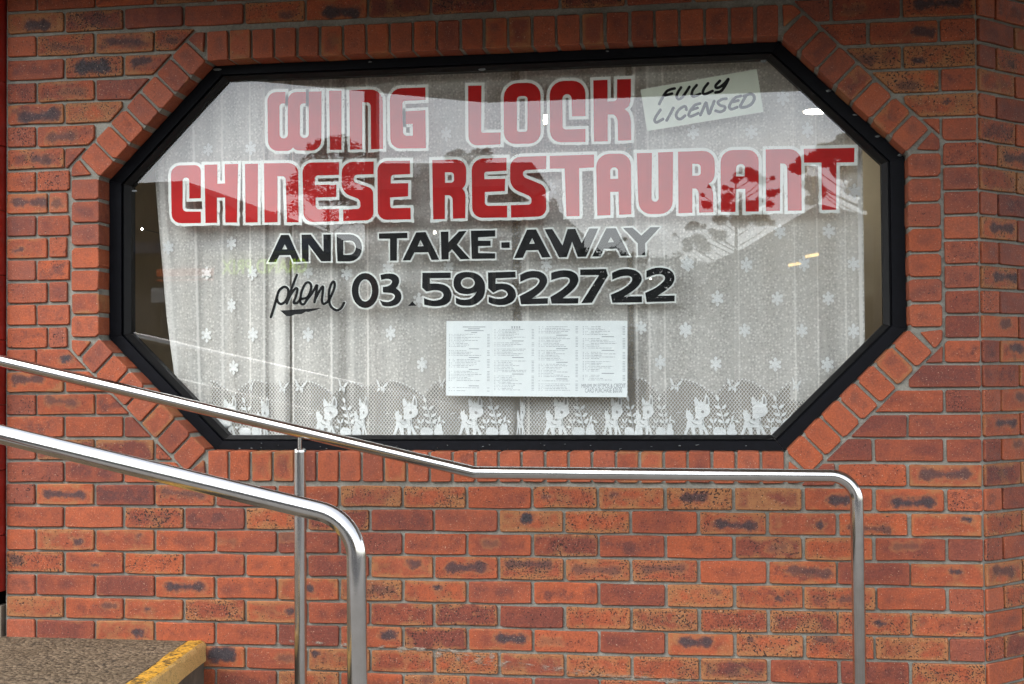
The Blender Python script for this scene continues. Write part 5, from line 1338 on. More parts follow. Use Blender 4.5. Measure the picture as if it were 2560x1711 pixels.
FLOWER = [[0.7042,0.9269],[0.5998,0.811],[0.7919,0.8076],[1.016,0.8095],[1.1712,0.8007],[0.4473,0.9141],[0.7036,0.6825],[0.5993,0.5661],[0.7943,0.5669],[1.0151,0.5644],[0.7125,
0.4384],[1.3448,0.5666],[1.4681,0.4444],[2.3066,0.5757],[2.4721,0.568],[2.377,0.4457],[1.4574,0.6922],[1.337,0.8185],[1.5724,0.82],[1.9518,0.8187],[2.4774,0.8144],[2.8213,
0.9243],[2.9988,0.9231],[2.4839,0.8085],[2.6986,0.8045],[2.9072,0.8033],[3.0854,0.7999],[2.5903,0.6808],[2.8091,0.6774],[2.9931,0.6746],[2.4713,0.5634],[2.6887,0.5609],
[2.8966,0.5573],[3.0823,0.554],[2.5821,0.4383],[2.7991,0.4337],[2.9874,0.4322],[0.607,1.3002],[0.7869,1.2975],[1.5664,1.3289],[1.445,1.1905],[1.9716,1.1021],[2.8381,
1.4205],[2.507,1.3033],[2.7219,1.2989],[2.9258,1.2977],[3.0914,1.0659]]
fl = [blob(.0150, .0150, 14, .10)] + [petal(rad(a), .012, .030 if a in (90, 270) else .028, .0078) for a in (90, 270, 30, 150, 210, 330)]
for x, z in FLOWER:
    motif('lace_flower', fl, x, z, R.uniform(.8, .95), R.uniform(.9, 1.05))
BUTTERFLY = [[0.7858,0.3651,0.45],[0.9125,0.3565,0.8],[0.9803,0.3593,1],[1.1521,0.3583,0.8],[1.3063,0.356,1],[1.5422,0.37,0.5],[2.4311,0.3558,1],[2.6434,0.3516,1],[2.8733,0.3547,
0.7]]
bf = [[(-.002, -.012), (.002, -.012), (.0025, .004), (-.0025, .004)],
      [(-.002, 0), (-.012, .024), (-.020, .031), (-.017, .018), (-.013, .004)], [(-.002, -.002), (-.013, .001), (-.018, -.014), (-.009, -.012)],
      [(.002, 0), (.014, .015), (.028, .021), (.020, .007), (.012, .001)], [(.002, -.002), (.012, -.001), (.011, -.016), (.007, -.020), (.004, -.012)]]
for x, z, w in BUTTERFLY:
    motif('lace_butterfly', bf, x, z, w * 1.05, 1.1)
FAWN = [[0.6807,0.1651,1],[0.834,0.165,0.5],[1.0889,0.165,0.95],[1.2245,0.165,0.6],[1.4047,0.165,1],[1.6592,0.165,1],[1.8489,0.165,0.35],[1.9878,0.165,1],[2.1995,0.165,0.75],
[2.3163,0.165,0.75],[2.5136,0.165,1],[2.7232,0.165,1]]
fawn = [  # body and legs, rump with tail, neck, head, two ears, tuft
    [(-.042, .0), (-.034, .0), (-.024, .026), (-.021, .028), (-.014, .0), (-.006, .0), (-.008, .027), (.003, .027), (.005, .0), (.013, .0), (.015, .024), (.023, .0), (.032, .002), (.018, .036), (.016, .056), (.004, .062), (-.012, .052), (-.024, .058), (-.030, .046), (-.034, .024)],
    [(-.030, .050), (-.034, .070), (-.031, .084), (-.027, .078), (-.022, .084), (-.020, .072), (-.012, .066), (-.012, .054)],
    [(.000, .056), (.016, .054), (.022, .074), (.004, .076)],
    [(-.008, .050), (-.002, .046), (.004, .052), (.012, .056), (.026, .062), (.036, .074), (.034, .088), (.020, .100), (.004, .100), (-.008, .090), (-.006, .072)],
    [(.018, .098), (.019, .118), (.024, .132), (.032, .118), (.034, .100), (.030, .088)],
    [(-.008, .094), (-.010, .112), (-.006, .124), (.002, .112), (.006, .100)],
    [(-.002, .098), (.002, .112), (.006, .104), (.010, .114), (.013, .104), (.018, .110), (.018, .098)]]
def leafpair(x, z, a, L):
    return [[(px + x, pz + z) for px, pz in petal(rad(a), .002, L, L * .2)]]
sprig = [[(.0, .0), (.002, .0), (-.008, .05), (-.020, .085), (-.022, .084), (-.011, .05)]]
for q, a in ((.02, 40), (.02, 150), (.04, 35), (.042, 155), (.062, 45), (.064, 150), (.085, 110)):
    sprig += leafpair(-.018 * (q / .085) ** 1.4, q, a, .024)
small = [[(0, 0), (.002, 0), (.004, .03), (.002, .03)]] + leafpair(.001, .008, 20, .018) + leafpair(0, .012, 165, .02) + leafpair(.002, .024, 60, .02) + leafpair(.002, .024, 130, .02)
branch = [[(0, 0), (.002, 0), (.016, .022), (.030, .026), (.030, .028), (.014, .025)]] + leafpair(.008, .014, 130, .018) + leafpair(.014, .022, 70, .02) + leafpair(.024, .026, -25, .016)
squirrel = [[(-.012, 0), (.012, 0), (.016, .012), (.010, .022), (.010, .034), (.004, .044), (.000, .036), (-.004, .042), (-.008, .030), (-.016, .016)]]
bird = [[(-.014, -.004), (-.006, .003), (-.001, .0), (.006, .005), (.014, .002), (.006, .0075), (-.001, .003), (-.007, .006)]]
for i, (x, z, w) in enumerate(FAWN):
    z = z + .004
    fo = motif('lace_fawn', fawn, x, z, w * 1.32, 1.2)
    sh = MB()
    for pts in (blob(.0042, .0050, 9, 0, .0135, .076), blob(.0040, .0034, 9, 0, -.003, .0525), [(.022, .100), (.023, .115), (.026, .124), (.029, .114), (.029, .100)],
                [(-.018, .046), (-.012, .038), (-.002, .036), (-.002, .0375), (-.011, .040), (-.0165, .047)], [(.011, .052), (.014, .044), (.012, .034), (.0135, .034), (.016, .044), (.013, .053)]):
        sh.add([(x + px * w * 1.32, CY + fold_at(x + px * w * 1.32, z + pz * 1.2)[1] - .0075, z + pz * 1.2) for px, pz in pts], [tuple(range(len(pts)))])
    off = Vector(net.location)
    me = mesh_of('stitching', [Vector(q) - off for q in sh.v], sh.f, M['stitch'])
    st = link(bpy.data.objects.new('stitching', me), fo)
    st['kind'] = 'stuff'
    if w > .6:
        motif('lace_sprig', sprig, x + .100 * w, z + .024, w * 1.2, 1.2)
        motif('lace_sprig', small, x + .056 * w, z + .016, w * 1.15, 1.3)
        motif('lace_bush', [blob(.024, .020, 20, .04)], x + .080 * w, z + .015, w, 1)
        motif('lace_sprig', branch, x + .106 * w, z + .026, w * 1.2, 1.3)
        motif('lace_squirrel', squirrel, x + .125 * w, z, w * 1.2, 1.2)
    motif('lace_bird', bird, x - .07 * w, z + .085, w, 1)
    motif('lace_bird', bird, x - .045 * w, z + .068, w * .8, .9)
dots = []
for xa, za, xb, zb in SCALLOP:
    m = max(3, int(abs(xb - xa) / .0125))
    hi, lo = max(za, zb), min(za, zb)
    for i in range(m + 1):
        t = i / m
        x = xa + (xb - xa) * t
        tt = t if za > zb else 1 - t
        dots.append(blob(.0036, .0036, 7, 0, x, hi - (hi - lo) * tt ** 1.7 + .004))
o = motif('lace_dots', dots, 0, 0)
o['kind'] = 'stuff'

# ------------------------------------------------------------------ the room behind
RX0, RX1, RY0, RY1, RZ0, RZ1 = -.55, 3.44, .23, 4.6, GZ + .4, 2.15
plan = [(RX0, RY0), (RX0, RY1), (5.3, RY1), (5.3, 2.1), (3.462, RY0)]      # the right wall follows the splayed corner
n = len(plan)
structure('room_wall', [(x, y, RZ0) for x, y in plan] + [(x, y, RZ1) for x, y in plan], [(i, i + 1, i + 1 + n, i + n) for i in range(n - 1)], M['room'])
structure('room_floor', [(x, y, RZ0) for x, y in plan], [tuple(range(n))], M['carpet'])
structure('room_ceiling', [(x, y, RZ1) for x, y in plan], [tuple(range(n))], M['ceiling'])
LAMP = [["lantern",1.771,1.6,1.628],["downlight",3.189,3.978,2.05],["tube",3.074,2.6,1.03],["tube",2.99,2.75,0.996],["bulb",1.185,1.8,1.117],["bulb",-0.094,1.2,1.101],["bulb",
2.236,2.2,0.892]]
lamp_text = {'lantern': 'small square lantern glowing warm white between the O and the C of LOCK', 'downlight': 'oval ceiling downlight glowing white near the upper right frame',
             'tube1': 'right of two amber strip lamps glowing behind the curtain', 'tube2': 'left of two amber strip lamps glowing behind the curtain',
             'bulb1': 'bright greenish white bulb glowing behind the word TAKE', 'bulb2': 'tiny bulb glowing beside the curtain edge at the left', 'bulb3': 'tiny bulb glowing behind the last digit of the phone number'}
seen = {}
for kind, x, y, z in LAMP:
    seen[kind] = seen.get(kind, 0) + 1
    key = kind if kind in lamp_text else kind + str(seen[kind])
    l = thing({'lantern': 'lantern_lamp', 'downlight': 'ceiling_downlight', 'tube': 'strip_lamp', 'bulb': 'bulb_lamp'}[kind], lamp_text[key], 'lamp', (x, y, z))
    if kind == 'lantern':
        MB().box(x - .012, x + .012, y, y + .024, z - .019, z + .019).build('lit_panel', M['warm'], l)
        MB().box(x - .015, x + .015, y + .0245, y + .03, z - .022, z + .022).tube([(x, y + .0305, z), (x, RY1, z)], .003, 6).build('hanging_rod', M['lampbody'], l)
    elif kind == 'downlight':
        MB().tube([(x, y, z), (x, y, z + .006)], .075, 20).build('lit_disc', M['cool'], l)
        MB().tube([(x, y, z + .0065), (x, y, RZ1)], [.09, .09], 20).build('housing', M['lampbody'], l)
    elif kind == 'tube':
        MB().tube([(x - .035, y, z - .006), (x + .035, y, z + .006)], .0085, 10).build('lit_tube', M['tubeglow'], l)
        MB().tube([(x, y + .0095, z), (x, RY1, z)], .003, 6).build('bracket', M['lampbody'], l)
    else:
        r = .007 if seen[kind] == 1 else .004
        m = MB()
        m.tube([(x, y, z - r), (x, y, z - r * .7), (x, y, z), (x, y, z + r * .7), (x, y, z + r)], [r * .3, r * .75, r, r * .75, r * .4], 12).build('lit_bulb', M['cool'], l)
        MB().tube([(x, y + r + .0005, z), (x, RY1, z)], .002, 6).build('flex', M['lampbody'], l)

# ------------------------------------------------------------------ landing, steps, red post
NOSING = [[0.6295,0.1204],[0.7215,-0.6736]]
LZ = -0.588
def nose_x(y):
    return 0.680 + (NOSING[1][0] - NOSING[0][0]) / (NOSING[1][1] - NOSING[0][1]) * y
ys = [FY - .001, -2.6]
def slab(name, x0, dx, z0, z1, mat, parent=None):
    a, b = nose_x(ys[0]) + dx, nose_x(ys[1]) + dx
    vv = [(x0, ys[0], z0), (a, ys[0], z0), (b, ys[1], z0), (x0, ys[1], z0), (x0, ys[0], z1), (a, ys[0], z1), (b, ys[1], z1), (x0, ys[1], z1)]
    return part(name, vv, [(0, 1, 2, 3), (4, 7, 6, 5), (0, 4, 5, 1), (1, 5, 6, 2), (2, 6, 7, 3), (3, 7, 4, 0)], mat, parent)
steps = thing('concrete_steps', 'exposed aggregate step with a worn yellow painted edge at the lower left', 'steps', (-1.2, -1.3, GZ))
slab('landing', -2.6, -.071, GZ, LZ, M['aggregate'], steps)
slab('lower_step', -2.6, .30, GZ - .05, LZ - .2, M['concrete'], steps)
# nosing: rounded painted edge
prof = [(-.072, -.075), (-.072, .0030), (-.02, .0045), (-.008, .002), (-.001, -.006), (.0015, -.016), (.0015, -.072), (-.003, -.075)]
m = 40
vv, ff = [], []
for i in range(m + 1):
    y = ys[0] + (ys[1] - ys[0]) * i / m
    for (dx, dz) in prof:
        vv.append((nose_x(y) + dx + (R.uniform(-.0018, .0018) if dx > -.03 else R.uniform(-.004, .010)), y, LZ + dz + (R.uniform(-.0014, .0014) if dz > -.05 else R.uniform(-.004, .004))))
n = len(prof)
for i in range(m):
    for k in range(n):
        ff.append((i * n + k, i * n + (k + 1) % n, (i + 1) * n + (k + 1) % n, (i + 1) * n + k))
ff.append(tuple(range(n - 1, -1, -1)))
part('painted_nosing', vv, [q[::-1] for q in ff], M['nosing'], steps)
slab('riser', nose_x(0) - .45, -.006, GZ + .0, LZ - .0755, M['concrete'], steps)

post = thing('red_post', 'red painted post standing at the left edge of the wall', 'post', (-.23, 0, -.47))
b = MB()
zs = [-.415, -.2, .05, .3, .55, .8, 1.05, 1.3, 1.55, 1.95]
for a, c in zip(zs[:-1], zs[1:]):
    w = R.uniform(-.002, .002)
    b.box(-.40, -.134 + w, -.034 + w, .12, a + .0015, c - .0015)
b.build('shaft', M['redpost'], post)
MB().box(-.38, -.1345, -.012, .1, GZ, -.47).build('concrete_stub', M['concrete'], post)
MB().box(-.36, -.16, -.005, .09, -.4705, -.414).build('dark_hole', M['frame'], post)  # black block painting the dark of the hole below the shaft

structure('neighbour_wall', *(lambda b: (b.v, b.f))(MB().box(-7.5, -.402, .06, .25, GZ - .1, 3.2)), M['cream'])

# ------------------------------------------------------------------ stainless handrails
FAR_RAIL = [[-0.2815,0.5267],[-0.0261,0.468],[0.6712,0.3076],[1.2371,0.1773],[1.7508,0.0625],[2.9456,0.057],[3.0517,-0.0366],[3.0525,-0.0766],[3.052,-0.6363]]
NEAR_RAIL = [[0.6737,0.3505],[0.9742,0.274],[1.3457,0.2004],[1.5261,0.1576],[1.6688,0.1177],[1.7886,0.0851],[1.8194,-0.02],[1.8197,-0.2747]]
FAR_POST = [[1.1194,0.1453],[1.1182,-0.6163],[1.1189,0.1908]]
RT = 0.0222
def rail(name, label, pts, y, radii, start):
    o = thing(name, label, 'handrail', (pts[-1][0], y, GZ))
    P = [(start[0], y, start[1])] + [(x, y, z) for x, z in pts] 
    P[-1] = (P[-1][0], y, GZ + .003)
    MB().tube(fillet(P, radii, 12), RT, 40, True).build('tube_rail', M['steel'], o, smooth=True)
    MB().tube([(P[-1][0], y, GZ + .0005), (P[-1][0], y, GZ + .006)], .05, 28).build('base_plate', M['steel'], o)
    return o
fp = FAR_RAIL
line = [fp[1], fp[4], (3.049, fp[5][1] - .0015), (3.0525, -.6)]
k = (fp[4][1] - fp[1][1]) / (fp[4][0] - fp[1][0])
far = rail('wall_handrail', 'stainless handrail close to the wall that slopes across the window then runs level', [fp[1], fp[4], (3.0475, fp[5][1] - .001), (3.052, -.6)], -.22, [0, 0, .05, .085, 0], (fp[1][0] - 1.4, fp[1][1] - k * 1.4))
# its intermediate post with a thin spigot under the rail
x, zt, zr = FAR_POST[0][0], FAR_POST[0][1], fp[1][1] + k * (FAR_POST[0][0] - fp[1][0])
MB().tube([(x, -.22, GZ + .003), (x, -.22, zt - .012), (x, -.22, zt - .004), (x, -.22, zt)], [RT, RT, RT * .96, RT * .70], 32).build('post', M['steel'], far, smooth=False)
MB().tube([(x, -.22, zt + .0003), (x, -.22, zr - RT * .9)], .0078, 16).build('spigot', M['steel'], far)
MB().tube([(-1.3, -.22, GZ + .415), (-1.3, -.22, fp[1][1] + k * (-1.3 - fp[1][0]) - RT)], RT, 24).build('post', M['steel'], far)
nr = NEAR_RAIL
k2 = (nr[4][1] - nr[1][1]) / (nr[4][0] - nr[1][0])
near = rail('street_handrail', 'nearer stainless handrail at the lower left bending down into a post', [nr[1], (1.8165, nr[1][1] + k2 * (1.8165 - nr[1][0])), (1.8197, -.4)], -2.03, [0, 0, .105, 0], (nr[1][0] - 2.2, nr[1][1] - k2 * 2.2))
MB().tube([(nr[1][0] - 1.6, -2.03, GZ + .415), (nr[1][0] - 1.6, -2.03, nr[1][1] - k2 * 1.6 - RT)], RT, 24).build('post', M['steel'], near)

# ------------------------------------------------------------------ awning over the pavement
AWN = [[1.484,-1.344,1.725],[0.656,-0.734,1.725]]
PO = [[0.559,-2.574,1.891],[0.63,-2.574,1.889]]
(cx, cy, cz), (lx, ly, lz) = AWN
sl = (ly - cy) / (lx - cx)
ex = lx - (0.30 + ly) / sl * 1.0
ex = lx + (-0.02 - ly) / sl
aw = thing('street_awning', 'shop awning over the pavement, its edge reflected across the top of the window', 'awning', (3, -1.2, cz))
yl = -.62
ex = lx + (yl - ly) / sl
outline = [(-1.1, -.02), (-1.1, yl), (ex, yl), (cx, cy), (8.0, cy), (8.0, 4.0), (CORNER + .1, -.02)]  # unseen left end stretched out to shade the wall's top left
n = len(outline)
vv = [(x, y, cz + .20) for x, y in outline] + [(x, y, cz + .36) for x, y in outline]
part('soffit', vv, [tuple(range(n - 1, -1, -1)), tuple(range(n, 2 * n))] + [(i, (i + 1) % n, (i + 1) % n + n, i + n) for i in range(n)], M['awning'], aw)
for a, c in (((ex, yl), (cx, cy)), ((cx, cy), (8.0, cy))):
    d = (Vector(c) - Vector(a)).normalized()
    nn = Vector((d.y, -d.x)) * .028
    if nn.y > 0:
        nn = -nn
    q = [Vector(a) + nn * .04, Vector(c) + nn * .04, Vector(c) + nn, Vector(a) + nn]
    vv = [(p.x, p.y, cz) for p in q] + [(p.x, p.y, cz + .40) for p in q]
    part('fascia', vv, [(0, 1, 2, 3), (4, 7, 6, 5), (0, 4, 5, 1), (1, 5, 6, 2), (2, 6, 7, 3), (3, 7, 4, 0)], M['fascia'], aw)
px = (PO[0][0] + PO[1][0]) / 2
pw = (PO[1][0] - PO[0][0]) / 2
MB().box(6.6 - .04, 6.6 + .04, cy + .08, cy + .16, GZ, cz + .199).build('post', M['postpaint'], aw)
pole = thing('street_pole', 'square red brown pole by the kerb, mirrored upright through the N of WING', 'pole', (px, PO[0][1], GZ))
MB().box(px - pw, px + pw, PO[0][1] - pw, PO[0][1] + pw, GZ + .012, 3.2).build('shaft', M['postpaint'], pole)
MB().box(px - .09, px + .09, PO[0][1] - .09, PO[0][1] + .09, GZ, GZ + .0115).build('foot_plate', M['postpaint'], pole)

# ------------------------------------------------------------------ across the street
ROOF_LEFT = [[-8.593,-17.724,3.68],[-7.607,-17.724,3.675],[-6.561,-17.724,3.764],[-5.343,-17.724,3.082],[-4.81,-17.724,2.795]]
BAND = [[-7.273,-16.924,2.678],[-4.005,-16.924,2.608],[-4.006,-16.924,2.423],[-7.273,-16.924,2.489]]
LIME = [[-5.973,-16.824,2.415],[-4.452,-16.824,2.384],[-4.453,-16.824,2.134],[-5.974,-16.824,2.162]]
ORANGE = [[-7.144,-16.824,2.277],[-6.106,-16.824,2.298],[-6.106,-16.824,2.178],[-7.144,-16.824,2.13],[-7.144,-16.824,2.036],[-6.106,-16.824,2.098]]
BOARD = [[-3.405,-8.724,1.351],[-3.254,-8.724,1.356],[-3.263,-8.724,1.192],[-3.423,-8.724,1.194],[-3.339,-8.724,1.011]]
FLAT = [[-3.622,-18.724,4.151],[-0.719,-18.724,4.077],[-0.435,-18.724,3.644],[-0.442,-18.724,2.74],[-3.625,-18.724,3.59],[-0.674,-18.724,3.511],[-0.678,-18.724,3.024]]
PEAK = [[4.489,-24.724,3.917],[2.959,-24.724,3.021],[6.578,-24.724,3.488],[5.443,-24.724,3.515],[5.442,-24.724,3.431],[5.839,-24.724,2.627],[5.831,-24.724,1.992],[0.751,-24.724,
2.07]]
def font_part(body, x_mid, y, z0, height, width, mat, parent, name='sign_letters'):
    me = text_mesh(body, 1.0, mat, name, parent, None, 0.022)
    xs = [q.co.x for q in me.vertices]; zs = [q.co.y for q in me.vertices]
    sx, sz = width / (max(xs) - min(xs)), height / (max(zs) - min(zs))
    mx = (max(xs) + min(xs)) / 2
    for q in me.vertices:     # the sign faces +y: its text runs towards -x
        q.co = (x_mid - (q.co.x - mx) * sx - parent.location.x, y - parent.location.y, z0 + (q.co.y - min(zs)) * sz - parent.location.z)
    me.materials.clear(); me.materials.append(mat)
    return link(bpy.data.objects.new(name, me), parent)

yb = ROOF_LEFT[0][1]
shop = thing('corner_shop', 'single storey shop across the street with a dark hipped roof and lime sign', 'shop', (-8, yb - 4, GZ))
xl = -13.0
MB().box(xl, -4.75, yb - 8, yb, GZ, 2.72).build('wall', M['render'], shop)
rp = [(xl, 2.73), (-4.55, 2.73), (ROOF_LEFT[3][0], ROOF_LEFT[3][2]), (ROOF_LEFT[2][0], ROOF_LEFT[2][2]), (xl, ROOF_LEFT[1][2])]
MB().prism([(x, z) for x, z in rp], yb - 8.3, yb + .25).build('roof', M['roof2'], shop)
MB().box(BAND[0][0] - 4, BAND[1][0], yb + .01, yb + .75, BAND[3][2], BAND[0][2]).build('verandah_fascia', M['blueband'], shop)
MB().box(xl + .5, -5.2, yb + .003, yb + .05, GZ + .7, 1.25).build('shop_window', M['shopglass'], shop)
MB().box(xl + .5, -4.9, yb + .003, yb + .06, 1.86, 2.28).build('sign_board', M['render2'], shop)
x_mid = (LIME[0][0] + LIME[1][0]) / 2
font_part('GRAND PRIX', x_mid, yb + .075, LIME[3][2], LIME[0][2] - LIME[3][2], LIME[1][0] - LIME[0][0], M['lime'], shop)
MB().box(ORANGE[0][0], ORANGE[1][0], yb + .07, yb + .08, ORANGE[3][2] + .02, ORANGE[0][2]).build('sign_stripe', M['orange'], shop)
MB().box(ORANGE[4][0], ORANGE[5][0], yb + .07, yb + .08, ORANGE[5][2] - .03, ORANGE[5][2]).build('sign_stripe', M['orange'], shop)

bd = thing('street_board', 'small white sign board on a post reflected near the left window edge', 'sign', (BOARD[4][0], BOARD[4][1], GZ))
MB().box(BOARD[0][0], BOARD[1][0], BOARD[0][1] - .02, BOARD[0][1], BOARD[2][2], BOARD[0][2]).build('board', M['signwhite'], bd)
MB().box(BOARD[4][0] - .02, BOARD[4][0] + .02, BOARD[0][1] - .07, BOARD[0][1] - .021, GZ, BOARD[0][2] - .05).build('post', M['concrete'], bd)

yb = FLAT[0][1]
fs = thing('parapet_shop', 'flat fronted shop across the street with a pale parapet and dark verandah', 'shop', (-2, yb - 3, GZ))
MB().box(FLAT[0][0], FLAT[2][0] - .1, yb - 7, yb - .02, GZ, FLAT[5][2]).build('wall', M['render'], fs)
MB().prism([(FLAT[0][0], FLAT[4][2]), (FLAT[5][0], FLAT[5][2]), (FLAT[2][0], FLAT[2][2]), (FLAT[1][0], FLAT[1][2]), (FLAT[0][0], FLAT[0][2])], yb - .3, yb + .12).build('parapet', M['render'], fs)
MB().box(FLAT[0][0], FLAT[5][0], yb, yb + 1.4, FLAT[6][2], FLAT[5][2] - .004).build('verandah_roof', M['roof2'], fs)
MB().box(FLAT[0][0] + .4, FLAT[5][0] - .4, yb - .018, yb + .04, GZ + .6, 2.3).build('shop_window', M['shopglass'], fs)
for i in range(7):
    x = FLAT[0][0] + .3 + i * .38
    MB().box(x, x + .05, yb + .05, yb + .10, GZ + .6, 2.75).build('mullion', M['cream'], fs)
MB().box(-1.16, -1.03, yb - 2, yb - 1.8, FLAT[0][2] - .6, FLAT[0][2] + .20).build('chimney', M['render2'], fs)

yb = PEAK[0][1]
hs = thing('gabled_house', 'cream house across the street with a grey gabled roof and brown timber base', 'house', (5, yb - 3, GZ))
MB().box(2.3, 9.5, yb - 6, yb, PEAK[6][2], PEAK[5][2] + .05).build('wall', M['cream'], hs)
MB().box(2.3, 9.5, yb - 6, yb + .05, GZ, PEAK[6][2] - .004).build('timber_base', M['timber'], hs)
ap, le = PEAK[0], PEAK[1]
MB().prism([(le[0] - .85, PEAK[5][2] + .05), (9.7, PEAK[5][2] + .05), (9.7, ap[2] - .55), (6.4, ap[2] - .50), (ap[0], ap[2]), (le[0], le[2])], yb - 6.4, yb + .35).build('roof', M['roof'], hs)

# trees: tapered trunk, limbs to every clump, leaves through the clumps
def tree(name, label, cl, base_x, kind, leaf, ground=GZ + .1, density=1.0, size=.05, lean=0.0):
    ym = sum(c[1] for c in cl) / len(cl)
    t = thing(name, label, 'tree', (base_x, ym, ground), group='trees across the street')
    tr = MB()
    top = max(c[2] for c in cl)
    low = min(c[2] for c in cl)
    fork = Vector((base_x + lean, ym, ground + (low - ground) * .75))
    tr.tube([(base_x, ym, ground), (base_x + lean * .5, ym, (ground + fork.z) / 2), fork], [.09, .07, .05], 10)
    tr.tube([fork, (base_x + lean * .9, ym, top - .05)], [.045, .010], 8)
    cr = MB()
    for (x, y, z, r, k) in cl:
        h = min(max(z - .55 * abs(x - base_x) - .08, fork.z - .6), top - .1)
        root = Vector((base_x + lean * .8, ym, h))
        mid = root.lerp(Vector((x, y, z)), .55) + Vector((0, 0, -.06 * abs(x - base_x)))
        tr.tube([root, mid, (x, y, z)], [.012, .008, .004], 6)
        n = int(260 * k * density * (r / .28) ** 2 * (.05 / size) ** 2) + 14
        for q in range(n):
            d = Vector((R.gauss(0, 1), R.gauss(0, 1), R.gauss(0, 1))).normalized() * (R.random() ** .45) * r
            d.z *= .75
            p = Vector((x, y, z)) + d
            a = Vector((R.gauss(0, 1), R.gauss(0, 1), R.gauss(0, .6))).normalized()
            b = a.cross(Vector((R.gauss(0, 1), R.gauss(0, 1), R.gauss(0, 1)))).normalized()
            s = size * R.uniform(.6, 1.4)
            cr.add([p - a * s, p + b * s * .45, p + a * s, p - b * s * .45], [(0, 1, 2, 3)])
    tr.build('trunk', M['bark'], t, smooth=True)
    cr.build('crown', leaf, t)
HEDGE = [[-1.042,-21.724,2.505,0.26,1],[-0.764,-22.024,2.625,0.26,1],[-0.414,-21.724,2.54,0.26,1],[-0.141,-22.124,2.66,0.26,1],[0.171,-21.724,2.513,0.259,1],[0.458,-22.024,2.625,
0.259,1],[0.79,-21.724,2.471,0.259,1],[1.087,-21.924,2.542,0.259,1],[1.404,-21.724,2.428,0.258,1],[1.701,-22.024,2.507,0.258,1],[2.015,-21.724,2.386,0.258,1],[2.315,
-21.924,2.287,0.258,1],[2.619,-21.724,2.191,0.258,1]]
TREE_A = [[-5.73,-22.724,5.107,0.315,1.0],[-5.486,-23.224,5.263,0.331,1],[-5.045,-22.724,5.043,0.297,1],[-5.903,-22.724,4.737,0.332,1],[-5.59,-23.124,4.701,0.454,1],[-4.961,
-22.724,4.626,0.378,1],[-6.169,-23.024,4.493,0.332,0.9],[-6.293,-22.724,4.289,0.199,0.7],[-5.733,-22.724,4.148,0.33,0.8],[-5.219,-22.724,4.135,0.329,0.8],[-6.346,-23.024,
3.949,0.232,0.5],[-5.478,-22.724,3.726,0.247,0.35],[-6.597,-22.724,3.712,0.216,0.5],[-5.051,-22.724,3.716,0.279,0.5],[-4.623,-22.724,4.285,0.213,0.7]]
TREE_B = [[-3.732,-26.724,5.517,0.185,0.8],[-3.541,-26.724,5.605,0.148,0.8],[-3.36,-27.024,5.495,0.203,0.8],[-3.113,-26.724,5.592,0.148,0.7],[-2.924,-26.724,5.605,0.148,0.8],
[-3.02,-26.724,5.402,0.221,0.8],[-3.447,-26.724,5.321,0.24,0.9],[-2.83,-26.724,5.49,0.083,0.6]]
TREE_C = [[3.004,-20.724,4.093,0.133,1],[3.117,-21.024,4.057,0.147,1],[2.822,-20.724,4.039,0.103,1],[2.77,-20.724,3.952,0.074,1],[3.256,-20.724,3.938,0.103,1],[3.451,-20.724,3.977,
0.052,0.8],[2.309,-20.724,3.861,0.051,0.9],[2.579,-20.724,3.824,0.066,1],[2.695,-20.724,3.784,0.044,0.8],[2.176,-20.724,3.702,0.044,0.9],[2.255,-20.724,3.514,0.095,1],
[2.196,-20.724,3.553,0.059,1],[2.621,-21.024,3.675,0.118,1],[2.561,-20.724,3.492,0.132,1],[2.779,-20.724,3.449,0.132,1],[2.997,-20.724,3.444,0.206,1],[3.222,-21.024,3.585,
0.118,0.8],[3.434,-20.724,3.705,0.103,1],[3.542,-20.724,3.739,0.051,1],[3.395,-20.724,3.507,0.088,1],[2.849,-20.724,3.226,0.22,0.9],[2.485,-20.724,3.235,0.147,0.8],[3.212,
-20.724,3.232,0.191,0.8],[3.427,-20.724,3.154,0.088,0.7],[2.009,-20.724,3.135,0.117,1],[1.913,-20.724,3.1,0.081,1],[2.177,-20.724,3.109,0.073,0.9],[2.337,-20.724,3.017,
0.088,0.8],[2.08,-20.724,2.874,0.161,0.8],[1.88,-20.724,2.716,0.102,0.8],[1.655,-20.724,2.973,0.044,0.9],[1.896,-20.724,2.834,0.117,0.9],[2.188,-20.724,2.724,0.161,0.6],
[2.482,-20.724,2.939,0.161,0.5]]
TREE_D = [[4.411,-16.724,3.978,0.15,0.9],[4.59,-16.724,3.935,0.151,1],[4.108,-16.724,3.863,0.125,0.8],[4.319,-16.724,3.838,0.188,1],[4.593,-17.124,3.83,0.251,1],[4.828,-16.724,
3.73,0.251,1],[3.985,-16.724,3.725,0.138,0.9],[4.136,-16.724,3.689,0.163,1],[3.803,-16.724,3.668,0.125,1],[3.65,-16.724,3.58,0.087,0.9],[3.741,-16.724,3.546,0.1,0.9],
[4.765,-16.724,3.485,0.288,1],[4.405,-16.724,3.526,0.213,1],[4.985,-17.124,3.473,0.25,1],[4.88,-16.724,3.174,0.275,1],[3.92,-16.724,3.323,0.162,0.8],[4.009,-16.724,3.197,
0.137,0.7],[4.582,-16.724,3.243,0.187,0.6],[3.917,-16.724,3.076,0.124,0.6],[4.996,-16.724,2.924,0.25,1],[4.758,-16.724,2.992,0.162,0.5],[5.112,-16.724,2.676,0.25,1],
[4.875,-16.724,2.774,0.162,0.9]]
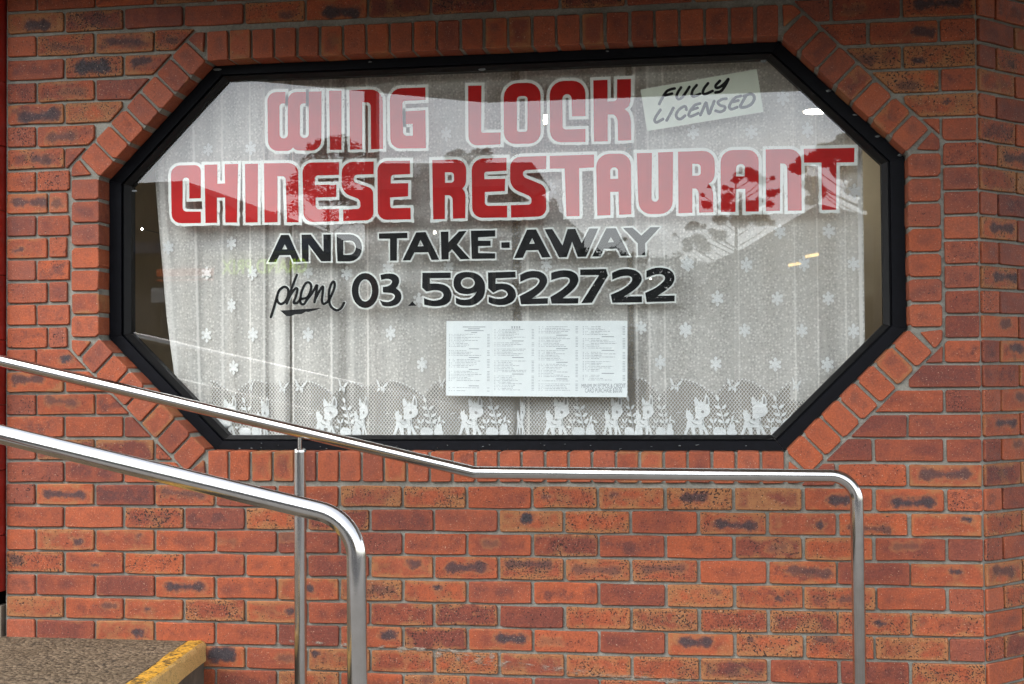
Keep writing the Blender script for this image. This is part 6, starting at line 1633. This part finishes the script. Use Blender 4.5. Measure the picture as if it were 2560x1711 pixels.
TREE_E = [[-0.982,-23.724,4.022,0.083,1],[-0.958,-23.724,3.895,0.091,0.9],[-1.01,-23.724,3.729,0.115,0.8],[-1.054,-23.724,3.52,0.181,0.8],[-1.182,-23.724,3.313,0.214,0.7],[-0.887,
-23.724,3.306,0.214,0.7],[-0.596,-23.724,2.881,0.296,0.7],[-0.012,-23.724,2.619,0.409,0.6],[-0.177,-23.724,2.873,0.246,0.6],[0.571,-23.724,2.733,0.36,0.6],[0.817,-23.724,
2.438,0.327,0.6],[0.492,-23.724,3.192,0.082,0.7],[0.24,-23.724,2.865,0.246,0.6]]
tree('broadleaf_tree', 'broad dark tree reflected behind the letters INES with sky gaps under its branches', TREE_A, TREE_A[4][0], 0, M['leaf'], size=.045)
tree('broadleaf_tree', 'tree whose leafy top shows above the flat shop roof in the reflection', TREE_B, TREE_B[3][0], 0, M['leaf'], size=.045)
tree('pine_tree', 'open pine with flat layered clumps reflected behind the letters RAN', TREE_C, TREE_C[14][0], 1, M['pine'], size=.026, density=2.2)
tree('pine_tree', 'large dark tree reflected at the right end of the window behind the final T', TREE_D, TREE_D[-1][0], 1, M['pine'], size=.034, density=3.4)
tree('broadleaf_tree', 'low spreading tree reflected below the word AWAY', TREE_E, TREE_E[4][0], 0, M['leaf'], size=.04, density=.55)

hd = thing('added_hedge', 'long dark hedge across the street added to darken the reflection', 'hedge', (HEDGE[0][0], HEDGE[0][1], GZ + .1))
cr, st = MB(), MB()  # dark mass put in so the glass mirrors less sky behind the number
for (x, y, z, r, k) in HEDGE:
    st.tube([(x, y, GZ + .1), (x, y, z)], [.03, .008], 6)
    zz = z
    while zz > GZ:
        for q in range(150):
            p = Vector((x, y, zz)) + Vector((R.gauss(0, 1), R.gauss(0, 1), R.gauss(0, 1))).normalized() * (R.random() ** .45) * r
            a = Vector((R.gauss(0, 1), R.gauss(0, 1), R.gauss(0, .6))).normalized()
            b = a.cross(Vector((R.gauss(0, 1), R.gauss(0, 1), R.gauss(0, 1)))).normalized()
            w = R.uniform(.04, .085)
            cr.add([p - a * w, p + b * w * .5, p + a * w, p - b * w * .5], [(0, 1, 2, 3)])
        zz -= r * 1.1
st.build('stems', M['bark'], hd)
cr.build('foliage', M['leaf'], hd)
